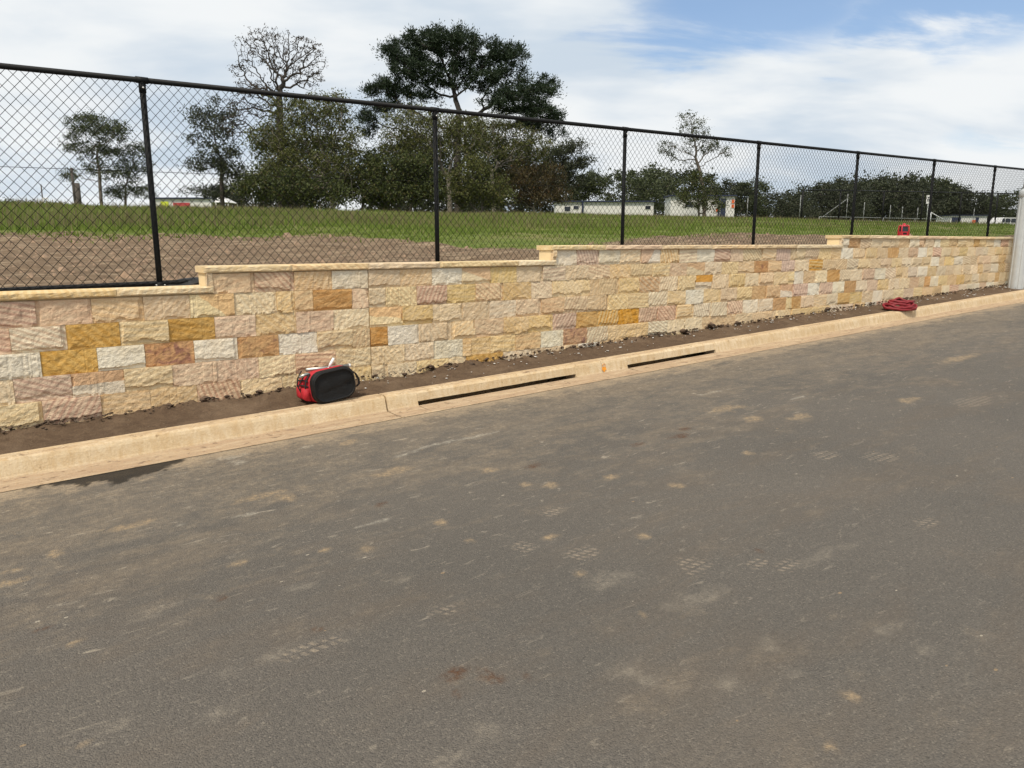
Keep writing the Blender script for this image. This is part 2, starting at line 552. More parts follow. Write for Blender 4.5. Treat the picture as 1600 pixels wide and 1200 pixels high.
def kerb_mat():
    m, N_, b, _ = new_mat('sandy_kerb_concrete')
    tc = N_.n('ShaderNodeTexCoord')
    ge = N_.n('ShaderNodeNewGeometry')
    p = tc.outputs['Object']
    s_, t_, z_ = N_.sep(p)
    n1 = N_.noise(p, 1.6, 5, 0.6, 0.3)
    n2 = N_.noise(N_.vmath('MULTIPLY', p, (3.0, 3.0, 0.5)), 6.0, 5, 0.65, 0.4)
    n3 = N_.noise(p, 60, 4, 0.7)
    n4 = N_.noise(N_.vmath('MULTIPLY', p, (0.35, 2.5, 1.0)), 6.0, 6, 0.66, 0.7)
    c = N_.mix(N_.mr(n1, 0.35, 0.65), (0.53, 0.41, 0.255), (0.61, 0.50, 0.345))
    c = N_.mix(N_.mr(n2, 0.40, 0.70, 0, 0.8), c, (0.455, 0.315, 0.165))
    c = N_.mix(N_.mr(N_.noise(p, 2.4, 4, 0.6), 0.55, 0.75, 0, 0.6), c, (0.55, 0.47, 0.33))
    nz = N_.sep(ge.outputs['Normal'])[2]
    c = N_.mix(N_.math('MULTIPLY', N_.mr(t_, 6.335, 6.318), N_.mr(n4, 0.30, 0.58, 0.35, 0.95)), c, (0.37, 0.275, 0.185))
    flat = N_.mr(nz, 0.75, 0.95)                           # level faces keep the mud that falls on them
    c = N_.mix(N_.math('MULTIPLY', flat, N_.mr(n4, 0.42, 0.60, 0, 0.8)), c, (0.37, 0.26, 0.165))
    c = N_.mix(N_.math('MULTIPLY', flat, N_.mr(N_.noise(p, 11.0, 5, 0.7, 0.5), 0.55, 0.68, 0, 0.85)), c, (0.15, 0.10, 0.066))
    c = N_.mix(N_.mr(N_.noise(p, 17.0, 4, 0.6), 0.64, 0.74, 0, 0.7), c, (0.20, 0.125, 0.06))
    c = N_.mix(0.35, c, N_.mix(N_.mr(n3, 0.3, 0.7), (0.36, 0.36, 0.36), (0.64, 0.64, 0.64)), 'OVERLAY')
    N_.set(b, 'Base Color', c)
    c = N_.mix(N_.mr(N_.noise(N_.vmath('MULTIPLY', p, (1.0, 1.0, 2.0)), 30.0, 5, 0.72, 0.3), 0.55, 0.72, 0, 0.55), c, (0.40, 0.25, 0.11))
    c = N_.mix(N_.mr(N_.noise(p, 24.0, 4, 0.7), 0.62, 0.74, 0, 0.5), c, (0.70, 0.60, 0.43))
    N_.set(b, 'Base Color', c)
    b.inputs['Roughness'].default_value = 0.92
    b.inputs['Specular IOR Level'].default_value = 0.2
    bump(N_, b, N_.math('ADD', n3, N_.math('MULTIPLY', n2, 0.6)), 0.7, 0.008)
    return m


def soil_mat(name, a, bcol, dryc, scale=1.0, bk=0.8, dry=(0.5, 0.7)):
    m, N_, b, _ = new_mat(name)
    tc = N_.n('ShaderNodeTexCoord')
    p = tc.outputs['Object']
    n1 = N_.noise(p, 1.2 * scale, 5, 0.6, 0.3)
    n2 = N_.noise(p, 8.0 * scale, 6, 0.68, 0.4)
    n3 = N_.noise(p, 45.0 * scale, 5, 0.7)
    c = N_.mix(N_.mr(n2, 0.32, 0.68), a, bcol)
    c = N_.mix(N_.math('MULTIPLY', N_.mr(n1, *dry), 0.75), c, dryc)
    c = N_.mix(0.6, c, N_.mix(N_.mr(n3, 0.28, 0.72), (0.30, 0.30, 0.30), (0.68, 0.68, 0.68)), 'OVERLAY')
    c = N_.mix(N_.mr(N_.noise(p, 30.0 * scale, 2, 0.5), 0.70, 0.76, 0, 0.5), c, (0.32, 0.27, 0.21))
    N_.set(b, 'Base Color', c)
    b.inputs['Roughness'].default_value = 0.97
    b.inputs['Specular IOR Level'].default_value = 0.15
    bump(N_, b, N_.math('ADD', n3, N_.math('MULTIPLY', n2, 1.5)), bk, 0.02)
    return m


def field_mat():
    """graded soil by the fence, rough pasture beyond; the edge is a mesh attribute broken up by noise"""
    m, N_, b, _ = new_mat('field_soil_and_pasture')
    tc = N_.n('ShaderNodeTexCoord')
    p = tc.outputs['Object']
    at = N_.n('ShaderNodeAttribute', attribute_name='pasture')
    n1 = N_.noise(p, 0.35, 5, 0.6, 0.3)
    n2 = N_.noise(p, 2.6, 6, 0.68, 0.4)
    n3 = N_.noise(N_.vmath('MULTIPLY', p, (0.5, 1.6, 1)), 3.4, 6, 0.66, 0.6)
    n4 = N_.noise(p, 26.0, 4, 0.7)
    soil = N_.mix(N_.mr(n2, 0.32, 0.68), (0.125, 0.086, 0.055), (0.185, 0.132, 0.085))
    soil = N_.mix(N_.mr(n3, 0.50, 0.60, 0, 0.9), soil, (0.31, 0.235, 0.155))
    soil = N_.mix(N_.mr(n1, 0.5, 0.7, 0, 0.5), soil, (0.21, 0.148, 0.095))
    soil = N_.mix(N_.mr(n4, 0.54, 0.66, 0, 0.75), soil, (0.075, 0.045, 0.028))
    gr = N_.mix(N_.mr(n2, 0.3, 0.7), (0.080, 0.115, 0.020), (0.155, 0.185, 0.046))
    gr = N_.mix(N_.mr(n1, 0.48, 0.68, 0, 0.7), gr, (0.19, 0.165, 0.070))
    f = N_.mr(N_.math('ADD', at.outputs['Fac'], N_.math('MULTIPLY', N_.math('SUBTRACT', n2, 0.5), 1.3)), 0.36, 0.64)
    N_.set(b, 'Base Color', N_.mix(f, soil, gr))
    b.inputs['Roughness'].default_value = 0.97
    b.inputs['Specular IOR Level'].default_value = 0.15
    bump(N_, b, N_.math('ADD', N_.math('MULTIPLY', n4, 0.6), n2), 0.9, 0.06)
    return m


def leaf_mat(name, c1, c2, c3=None, trans=0.25):
    m, N_, b, out = new_mat(name)
    ge = N_.n('ShaderNodeNewGeometry')
    tc = N_.n('ShaderNodeTexCoord')
    r = ge.outputs['Random Per Island']
    n = N_.noise(tc.outputs['Object'], 0.55, 3, 0.5)
    f = N_.math('ADD', N_.math('MULTIPLY', r, 0.55), N_.math('MULTIPLY', N_.mr(n, 0.3, 0.7), 0.45))
    c = N_.mix(f, c1, c2)
    if c3:
        c = N_.mix(N_.mr(N_.math('FRACT', N_.math('MULTIPLY', r, 17.3)), 0.88, 0.94, 0, 0.8), c, c3)
    N_.set(b, 'Base Color', c)
    b.inputs['Roughness'].default_value = 0.6
    b.inputs['Specular IOR Level'].default_value = 0.25
    tr = N_.n('ShaderNodeBsdfTranslucent')
    N_.set(tr, 'Color', c)
    mx = N_.n('ShaderNodeMixShader')
    mx.inputs[0].default_value = trans
    N_.t.links.new(b.outputs[0], mx.inputs[1])
    N_.t.links.new(tr.outputs[0], mx.inputs[2])
    N_.t.links.new(mx.outputs[0], out.inputs[0])
    return m


M_ROAD, M_KERB, M_FIELD = road_mat(), kerb_mat(), field_mat()
M_VERGE = soil_mat('damp_verge_soil', (0.088, 0.058, 0.038), (0.138, 0.095, 0.061), (0.19, 0.136, 0.091), 1.6, 0.8, (0.5, 0.72))
M_BARK = plain('grey_bark', (0.125, 0.105, 0.088), 0.95, var=0.35, scale=3)
M_BARKD = plain('dark_bark', (0.055, 0.046, 0.040), 0.95, var=0.3, scale=3)
M_BARKP = plain('pale_grey_bark', (0.19, 0.172, 0.145), 0.95, var=0.3, scale=3)
M_PINE = leaf_mat('pine_needles', (0.013, 0.024, 0.013), (0.040, 0.060, 0.030), trans=0.10)
M_GUM = leaf_mat('gum_leaves', (0.034, 0.048, 0.022), (0.098, 0.112, 0.052))
M_GUMD = leaf_mat('dark_gum_leaves', (0.027, 0.036, 0.021), (0.072, 0.080, 0.044))
M_OLIVE = leaf_mat('olive_green_leaves', (0.048, 0.060, 0.017), (0.135, 0.145, 0.042), (0.15, 0.125, 0.05))
M_OLIVED = leaf_mat('deep_green_leaves', (0.026, 0.040, 0.012), (0.088, 0.102, 0.028), (0.095, 0.075, 0.025))
M_BROWNL = leaf_mat('brownish_scrub_leaves', (0.045, 0.036, 0.015), (0.095, 0.075, 0.030), (0.12, 0.055, 0.02))
M_DEADL = leaf_mat('dead_leaf_tufts', (0.040, 0.030, 0.022), (0.075, 0.056, 0.040))
M_GRASS = leaf_mat('pasture_grass', (0.090, 0.150, 0.017), (0.205, 0.260, 0.052), (0.27, 0.23, 0.11), trans=0.35)
M_DRYGR = leaf_mat('seeding_grass_heads', (0.14, 0.115, 0.055), (0.22, 0.185, 0.10), trans=0.3)

# ------------------------------------------------------------------ the ground
ZF = lambda s: -0.44 + 0.0181 * (np.clip(s, -40, 60) - 1.5)       # soil level at the fence
T_F, T_CREST = 7.40, 46.0


def field_z(s, t):
    zf = ZF(s)
    k = np.clip((t - T_F) / (T_CREST - T_F), 0, None)
    top = 1.88 + 0.42 * np.clip(s / 57, 0, 1)
    z = zf + (top - zf) * np.minimum(k, 1) ** 1.05
    z = z - 0.22 * np.clip((t - T_CREST) / 25, 0, 1) - 0.9 * smooth01((t - 70) / 150) + 6.0 * smooth01((t - 400) / 800)
    z = z + 0.16 * fbm(s * 0.11 + 3, t * 0.11, 5, 3) * np.clip((t - 9) / 8, 0, 1)
    z = z + 0.07 * fbm(s * 0.8, t * 1.1, 9, 4) * np.clip((t - 7.6) / 1.5, 0, 1)
    return z


EDGE = [(-150, 366), (0, 365), (100, 363), (300, 367), (560, 371), (690, 381), (780, 391), (860, 389), (1000, 373), (1130, 364), (1290, 369), (1500, 372)]


def _edge_st():
    out = []
    for px, py in EDGE:
        a, b = (px - 800) / F_PX, (600 - py) / F_PX
        r = np.array([a, CP + b * SP, -SP + b * CP])
        ds, dt = r[0] * DX + r[1] * DY, r[0] * NX + r[1] * NY
        ts = np.linspace(8, 30, 200)
        k = ts / dt
        d = field_z(ds * k, ts) - r[2] * k
        i = int(np.argmax(d > 0)) if (d > 0).any() else 120
        out.append((ds * k[i], ts[i]))
    return np.array(sorted(out))


EST = _edge_st()


def edge_t(s):
    return np.interp(s, EST[:, 0], EST[:, 1])


def build_ground():
    sv = np.unique(np.concatenate([np.linspace(-600, -40, 15), np.linspace(-40, -4, 37), np.linspace(-4, 30, 210), np.linspace(30, 100, 120), np.linspace(100, 900, 40)]))
    tv = np.concatenate([np.array([-600, -200, -60, -25, -13, -5, 2, 5.8, 7.16]), np.array([7.19]), np.linspace(7.3, 24, 130), np.linspace(24.3, 70, 100), np.linspace(72, 200, 30), np.linspace(220, 1500, 20)])
    S, T = np.meshgrid(sv, tv, indexing='ij')
    Z = field_z(S, T)
    low = T < 7.18
    Z = np.where(low, -2.05 + G * np.clip(S, -100, 90), Z)
    # dozed lumps along the pasture edge
    e = edge_t(S)
    Z = Z + np.where(low, 0, 0.03 * np.exp(-((T - e + 0.5) / 0.9) ** 2) * (0.5 + fbm(S * 1.7, T * 1.7, 33, 3)))
    Z = Z + np.where(low, 0, 0.030 * fbm(S * 3.5, T * 3.5, 41, 3) * (T < e + 1) * (T > 7.5))
    v = np.stack([S.ravel(), T.ravel(), (Z + EYE).ravel()], 1)
    me = np_mesh('ground', v, grid_faces(len(sv), len(tv)))
    at = me.attributes.new('pasture', 'FLOAT', 'POINT')
    pas = np.clip((T - e) / 1.2 + 0.5, 0, 1)
    pas = np.where(low, 0.55, pas)
    at.data.foreach_set('value', pas.ravel().astype(np.float32))
    o = link('ground', me, M_FIELD, smooth=True, rz=ALPHA)
    tag(o, kind='structure')


build_ground()


TAN = [(570, 856, .045, .05), (690, 815, .05, .06), (770, 731, .07, .06), (510, 856, .045, .04), (88, 862, .05, .07), (955, 743, .07, .06), (860, 756, .06, .06),
       (374, 877, .045, .035), (20, 889, .06, .04), (10, 908, .10, .04), (120, 1001, .04, .03), (1005, 835, .055, .05), (860, 836, .07, .05), (905, 893, .035, .03), (1168, 707, .07, .06),
       (1240, 654, .10, .08), (1255, 650, .10, .08), (1177, 655, .12, .08), (446, 776, .10, .08), (545, 690, .12, .06), (1330, 1086, .04, .04), (1300, 1162, .03, .025), (132, 1156, .02, .018), (1055, 757, .05, .06),
       (735, 843, .03, .035), (1003, 957, .02, .02), (610, 735, .16, .08), (420, 770, .20, .07), (200, 820, .22, .05), (1130, 640, .3, .1), (1420, 625, .2, .08), (1500, 560, .5, .12), (820, 755, .05, .04)]
BROWN = [(765, 1056, .050, .055), (712, 1048, .06, .04), (822, 1051, .018, .018), (712, 1080, .02, .02), (1060, 682, .18, .07), (1072, 670, .10, .05), (492, 981, .03, .02), (1188, 857, .03, .03), (62, 981, .05, .02), (995, 694, .08, .06), (594, 785, .04, .04), (835, 725, .10, .05), (345, 932, .04, .03)]
TREAD = [(1085, 879, .10, .10), (907, 862, .10, .10), (819, 852, .07, .08), (1293, 712, .12, .10), (1376, 714, .14, .12), (1520, 628, .34, .14), (1450, 815, .14, .06), (1185, 878, .07, .05), (695, 950, .07, .06), (1230, 880, .10, .05), (865, 797, .10, .07), (490, 1010, .16, .05)]
PALE = [(760, 1133, .07, .06), (1000, 1050, .13, .13), (430, 1020, .20, .06), (470, 912, .09, .05), (350, 1110, .10, .06), (180, 1130, .10, .04), (1250, 1048, .05, .035), (1385, 980, .14, .05), (700, 1180, .25, .06), (240, 950, .12, .04), (950, 900, .2, .1), (1090, 930, .2, .08), (1140, 1060, .1, .06), (620, 905, .12, .05), (1290, 860, .25, .06), (1200, 1000, .06, .08), (235, 960, .10, .04), (1440, 1010, .10, .05)]
WHITE = [(355, 716, .20, .07), (375, 722, .10, .06), (720, 685, .46, .035), (755, 678, .2, .03), (640, 706, .2, .03), (480, 697, .10, .025), (590, 812, .12, .025), (390, 800, .10, .03), (345, 705, .10, .03), (285, 816, .05, .02), (1250, 620, .15, .03), (1120, 612, .2, .04), (560, 660, .14, .03)]


def build_road():
    sv = np.unique(np.concatenate([np.linspace(-14, -4, 12), np.linspace(-4, 12, 640), np.linspace(12, 20, 120), np.linspace(20, 90, 40)]))
    tv = np.unique(np.concatenate([np.linspace(-12, 0.4, 14), np.linspace(0.4, 6.034, 226)]))
    S, T = np.meshgrid(sv, tv, indexing='ij')
    Z = -1.704 + G * S + 0.012 * fbm(S * 0.4, T * 0.5, 3, 3) * np.clip((6.0 - T) / 1.0, 0, 1)
    me = np_mesh('road', np.stack([S.ravel(), T.ravel(), (Z + EYE).ravel()], 1), grid_faces(len(sv), len(tv)))
    w1, w2 = fbm(S * 9, T * 9, 61, 4, 0.65), fbm(S * 9 + 40, T * 9, 62, 4, 0.65)

    def spots(lst, wob, hard):
        out = np.zeros_like(S)
        for px, py, rx, ry in lst:
            s0, t0 = on_road(px, py)
            i0, i1 = np.searchsorted(sv, (s0 - 2.2 * rx, s0 + 2.2 * rx))
            j0_, j1 = np.searchsorted(tv, (t0 - 2.2 * ry, t0 + 2.2 * ry))
            sl = (slice(i0, i1), slice(j0_, j1))
            e = np.hypot((S[sl] - s0) / rx + wob * w1[sl], (T[sl] - t0) / ry + wob * w2[sl])
            out[sl] = np.maximum(out[sl], smooth01((1.1 - e) / (1.1 - hard)))
        return out
    s0, t0 = on_road(190, 741)
    we = np.hypot((S - s0 + 0.04) / 0.52 + 0.35 * w1, np.maximum(T - t0 - 0.16, 0) * 40 + np.maximum(t0 + 0.16 - T, 0) / np.where(S > s0 - 0.1, 0.36, 0.22) + 0.55 * w2)
    for nm, a in (('tan', spots(TAN, 0.9, 0.45)), ('brown', spots(BROWN, 0.9, 0.4)), ('pale', spots(PALE, 1.0, 0.0)), ('white', spots(WHITE, 1.3, 0.3)), ('tread', spots(TREAD, 0.5, 0.7)), ('wet', smooth01((1.0 - we) / 0.16))):
        at = me.attributes.new(nm, 'FLOAT', 'POINT')
        at.data.foreach_set('value', a.ravel().astype(np.float32))
    o = link('road', me, M_ROAD, smooth=True, rz=ALPHA)
    tag(o, kind='structure')


build_road()


def build_verge():
    sv = np.concatenate([np.linspace(-6, -0.5, 40), np.linspace(-0.48, 12, 620), np.linspace(12.05, 24, 240), np.linspace(24.5, 90, 60)])
    tv = np.concatenate([np.linspace(6.505, 6.85, 16), np.linspace(6.86, 7.13, 22)])
    S, T = np.meshgrid(sv, tv, indexing='ij')
    u = (T - 6.52) / 0.53
    near = smooth01((T - 6.80) / 0.22)
    Z = -1.556 + G * S + 0.055 * smooth01(u) + 0.012 * fbm(S * 2.2, T * 5, 11, 4) * smooth01((T - 6.52) / 0.1)
    Z = Z + near * (0.045 * np.clip(fbm(S * 1.1, T * 0.3, 21, 3) + 0.1, -0.4, 1) + 0.040 * np.clip(fbm(S * 7, T * 5, 23, 4), -0.2, 1) + 0.03 * np.clip(fbm(S * 24, T * 16, 27, 2), 0, 1))
    Z = Z + 0.008 * fbm(S * 14, T * 14, 29, 3) * smooth01((T - 6.53) / 0.05)
    o = link('verge', np_mesh('verge', np.stack([S.ravel(), T.ravel(), (Z + EYE).ravel()], 1), grid_faces(len(sv), len(tv))), M_VERGE, smooth=True, rz=ALPHA)
    tag(o, kind='structure')


build_verge()

# ------------------------------------------------------------------ kerb and gutter in sections, two of them with drain slots
kerb = empty('kerb', (0, 0, 0), ALPHA)
tag(kerb, kind='structure')


def kerb_section(s0, s1, slots):
    """slots: (a, b) spans with a drain mouth at the foot of the face"""
    full = [(6.03, -1.700), (6.18, -1.699), (6.322, -1.694), (6.334, -1.676), (6.345, -1.640), (6.360, -1.590), (6.372, -1.566), (6.392, -1.553), (6.42, -1.549), (6.52, -1.550), (6.525, -1.80), (6.03, -1.80)]
    mouth = [(6.03, -1.700), (6.18, -1.697), (6.327, -1.690), (6.336, -1.775), (6.56, -1.775), (6.56, -1.628), (6.350, -1.628), (6.366, -1.572), (6.388, -1.555), (6.42, -1.549), (6.60, -1.560), (6.62, -1.80), ]
    mouth = [(6.03, -1.700), (6.18, -1.697), (6.327, -1.690), (6.334, -1.99), (6.86, -1.99), (6.86, -1.648), (6.349, -1.653), (6.366, -1.574), (6.388, -1.555), (6.42, -1.549), (6.52, -1.550), (0, 0), (0, 0)]

    def piece(a, b, prof, closed_prof, mb):
        n = max(2, int((b - a) / 0.10))
        ss = np.linspace(a, b, n + 1)
        k = len(prof)
        vs, fs = [], []
        for q, s in enumerate(ss):
            for i, (t, z) in enumerate(prof):
                w = 0.0
                if 3 < i < k - 3:
                    w = 0.0035 * float(fbm(np.array([s * 5.0]), np.array([i * 0.6]), 51, 3)[0])
                vs.append((s, t + w, z + w * 0.7 + G * s + EYE))
        for q in range(n):
            for i in range(k - 1):
                fs.append((q * k + i, (q + 1) * k + i, (q + 1) * k + i + 1, q * k + i + 1))
        mb.add(vs, fs)
        if closed_prof:
            mb.add(vs[:k], [tuple(range(k))])
            mb.add(vs[-k:], [tuple(range(k - 1, -1, -1))])
    mb = MB()
    cuts = [s0]
    for a, b in slots:
        cuts += [a, b]
    cuts.append(s1)
    for i in range(len(cuts) - 1):
        if i % 2 == 0:
            piece(cuts[i], cuts[i + 1], full, True, mb)
        else:
            piece(cuts[i], cuts[i + 1], mouth[:-2], False, mb)
    mb.build('kerb_section', M_KERB, kerb)


sk = lambda px: s_of(px, 6.33, -1.69 + G * 3.5)
j0 = s_of(605, 6.34, -1.60)
slotA = (s_of(654, 6.33, -1.60), s_of(901, 6.33, -1.54))
slotB = (s_of(981, 6.33, -1.52), s_of(1119, 6.33, -1.45))
jm = 0.5 * (slotA[1] + slotB[0])
jB = s_of(999, 6.34, -1.48)
joints = [-6.0, -3.6, -1.2 + 0.2, 1.05 - 0.6, j0]
g = 0.004
prev = -6.0
for j in (-3.0, -0.6, j0):
    kerb_section(prev + g, j - (0.009 if j == j0 else g), [])
    prev = j + (0.006 if j == j0 else 0)
kerb_section(j0 + 0.009, jm - g, [slotA])
kerb_section(jm + g, slotB[1] + 0.9, [slotB])
prev = slotB[1] + 0.9
for L in [2.2] * 9 + [4] * 12:
    kerb_section(prev + g, prev + L - g, [])
    prev += L


def kerb_paint():
    s0 = s_of(945, 6.32, -1.55)
    mb = MB()
    vs = []
    n = 14
    for i in range(n):
        a = 2 * math.pi * i / n
        r = 1 + 0.35 * math.sin(i * 2.7) * math.cos(i * 1.3)
        y = 0.028 * r * math.sin(a)
        vs.append((s0 + 0.035 * r * math.cos(a), 6.3335 + (y + 0.0) * 0.25 - 0.0006, -1.650 + y + G * s0 + EYE))
    mb.add(vs, [tuple(range(n))])
    ring = [(s0 + 0.01 + 0.022 * math.cos(a), 6.349, -1.607 + 0.02 * math.sin(a) + G * s0 + EYE) for a in np.linspace(0, 2 * math.pi, 14)[:-1]]
    mb.tube(ring, 0.003, 5, closed=True)
    mb.build('paint_mark', M_PAINT, kerb)


kerb_paint()

# ------------------------------------------------------------------ the sandstone wall
T_W = 7.05
B = [0.085, -0.083, -0.272, -0.455, -0.662, -0.868, -1.072, -1.274, -1.478, -1.682]       # course lines against the eye
COPT = [-0.384, -0.205, -0.025, 0.140]
COPB = [-0.443, -0.264, -0.083, 0.082]
STEP = [s_of(331, T_W, -0.3), s_of(867, T_W, -0.15), s_of(1315, T_W, 0.0)]
JOINT = [s_of(575.5, T_W, -0.6), s_of(1240, T_W, -0.5)]
S_L, S_R = -3.2, 34.0

# rows read off the photograph: course index -> [(right edge in px, kind), ...] from a left edge
ROWS = {
    0: (1315, [(1325, 'W'), (1343, 'O'), (1360, 'p'), (1378, 'C'), (1391, 'Y'), (1404, 'D')]),
    1: (867, [(900, 'W'), (935, 'P'), (968, 'W'), (1001, 'D'), (1031, 'S'), (1060, 'Q'), (1088, 'p'), (1115, 'W'), (1140, 'P'), (1160, 'R'), (1190, 'T'), (1212, 'D'), (1234, 'P'), 'J', (1257, 'Y'), (1278, 'p'), (1297, 'C'), (1313, 'C'), (1333, 'W'), (1352, 'D'), (1369, 'Y')]),
    2: (331, [(397, 'R'), (459, 'P'), (518, 'C'), (573, 'W'), 'J', (624, 'C'), (674, 'C'), (721, 'W'), (765, 'K'), (806, 'Y'), (847, 'Y'), (882, 'p'), (918, 'D'), (952, 'p'), (984, 'Y'), (1018, 'G'), (1045, 'D'), (1072, 'R'), (1100, 'K'), (1126, 'D'), (1152, 'G'), (1177, 'C'), (1199, 'B'), (1220, 'R'), 'J', (1264, 'D'), (1284, 'Q'), (1305, 'C'), (1322, 'p'), (1340, 'T'), (1358, 'D'), (1375, 'Y')]),
    3: (-30, [(56, 'P'), (143, 'R'), (224, 'C'), (296, 'C'), (365, 'K'), (432, 'D'), (460, 'C'), (488, 'R'), (549, 'O'), (574, 'R'), 'J', (602, 'C'), (650, 'G'), (697, 'P'), (742, 'Y'), (785, 'p'), (829, 'Y'), (862, 'G'), (920, 'Y'), (934, 'C'), (966, 'G'), (998, 'Y'), (1029, 'Q'), (1059, 'T'), (1086, 'C'), (1112, 'M'), (1139, 'C'), (1163, 'C'), (1186, 'D'), (1208, 'C'), (1230, 'C'), 'J', (1254, 'W'), (1273, 'R'), (1292, 'D'), (1311, 'O'), (1328, 'G'), (1347, 'D'), (1365, 'P'), (1382, 'W')]),
    4: (-70, [(16, 'P'), (104, 'T'), (187, 'O'), (263, 'D'), (335, 'O'), (399, 'R'), (462, 'C'), (520, 'R'), (574, 'D'), 'J', (628, 'K'), (675, 'Y'), (722, 'Y'), (764, 'C'), (805, 'D'), (845, 'R'), (880, 'R'), (916, 'p'), (949, 'C'), (980, 'C'), (1012, 'G'), (1042, 'T'), (1070, 'Y'), (1098, 'W'), (1125, 'Y'), (1150, 'C'), (1173, 'G'), (1197, 'O'), (1219, 'R'), (1240, 'S'), 'J', (1261, 'P'), (1280, 'W'), (1300, 'P'), (1318, 'W'), (1336, 'O'), (1354, 'D'), (1370, 'R'), (1388, 'Y')]),
    5: (-24, [(64, 'W'), (152, 'O'), (226, 'W'), (303, 'B'), (371, 'W'), (435, 'B'), (495, 'W'), (550, 'D'), (575, 'G'), 'J', (605, 'O'), (654, 'W'), (705, 'C'), (741, 'D'), (786, 'R'), (824, 'Y'), (863, 'Y'), (899, 'P'), (932, 'O'), (965, 'Q'), (997, 'O'), (1026, 'P'), (1056, 'P'), (1083, 'D'), (1110, 'T'), (1136, 'T'), (1160, 'P'), (1184, 'W'), (1206, 'D'), (1227, 'O'), 'J', (1250, 'O'), (1270, 'C'), (1290, 'D'), (1308, 'D'), (1326, 'O'), (1346, 'Y'), (1362, 'D'), (1378, 'W')]),
    6: (-60, [(22, 'C'), (112, 'P'), (194, 'S'), (269, 'C'), (338, 'R'), (404, 'R'), (461, 'G'), (524, 'P'), (575, 'D'), 'J', (631, 'C'), (677, 'C'), (722, 'W'), (735, 'C'), (765, 'Y'), (805, 'C'), (844, 'R'), (880, 'W'), (916, 'B'), (949, 'T'), (1011, 'Y'), (1041, 'T'), (1069, 'Y'), (1096, 'D'), (1147, 'R'), (1173, 'C'), (1210, 'C'), 'J', (1275, 'Y'), (1295, 'C')]),
    7: (-18, [(67, 'C'), (158, 'P'), (235, 'C'), (308, 'C'), (375, 'P'), (440, 'C'), (505, 'D'), (575, 'C'), 'J', (605, 'G'), (650, 'C'), (700, 'G'), (728, 'C'), (785, 'O'), (830, 'D'), (880, 'C')]),
    8: (-50, [(40, 'W'), (120, 'C')]),
}
POOL = list('CCCCCDDDDDYYYYWWWRRGGTpPPOQ')


def ground_at_wall(s):
    return -1.50 + G * s


def seg_of(s):
    return sum(1 for x in STEP if s >= x - 0.01)


def stones():
    """(s0, s1, z0, z1, kind) of every stone"""
    out = []
    rr = random.Random(11)
    for r, (x0, lst) in ROWS.items():
        zt, zb = B[r], B[r + 1]
        zm = (zt + zb) / 2
        edges = []
        cur = s_of(x0, T_W, zm)
        first = cur
        ji = 0
        for it in lst:
            if it == 'J':
                if ji == 0 and r == 1:
                    ji = 1
                j = JOINT[1] if cur > JOINT[0] + 2 else JOINT[0]
                if j - cur > 0.12:
                    edges.append((cur, j - 0.004, rr.choice(POOL)))
                elif edges:
                    a, _b, k = edges[-1]
                    edges[-1] = (a, j - 0.004, k)
                cur = j + 0.004
                continue
            px, k = it
            e = s_of(px, T_W, zm)
            if e - cur < 0.05:
                continue
            edges.append((cur, e, k))
            cur = e
        while cur < S_R - 0.2:                         # on to the right, in the same mix
            L = rr.choice([0.40, 0.41, 0.39, 0.40, 0.24, 0.38])
            e = min(cur + L, S_R)
            for j in JOINT:
                if cur < j - 0.01 < e + 0.1:
                    e = j
            edges.append((cur, e, rr.choice(POOL)))
            cur = e
        cur = first
        if r >= 3:
            while cur > S_L + 0.2:
                e = max(cur - rr.choice([0.40, 0.41, 0.38]), S_L)
                edges.append((e, cur, rr.choice(POOL)))
                cur = e
        for a, b, k in edges:
            sg = seg_of(a + 0.03)
            top = min(zt, COPB[sg]) if r == 3 - sg else zt
            if r < 3 - sg:
                continue
            if top < ground_at_wall(b) - 0.02:
                continue
            bot = zb
            out.append((a, b, bot, top, k))
    return out


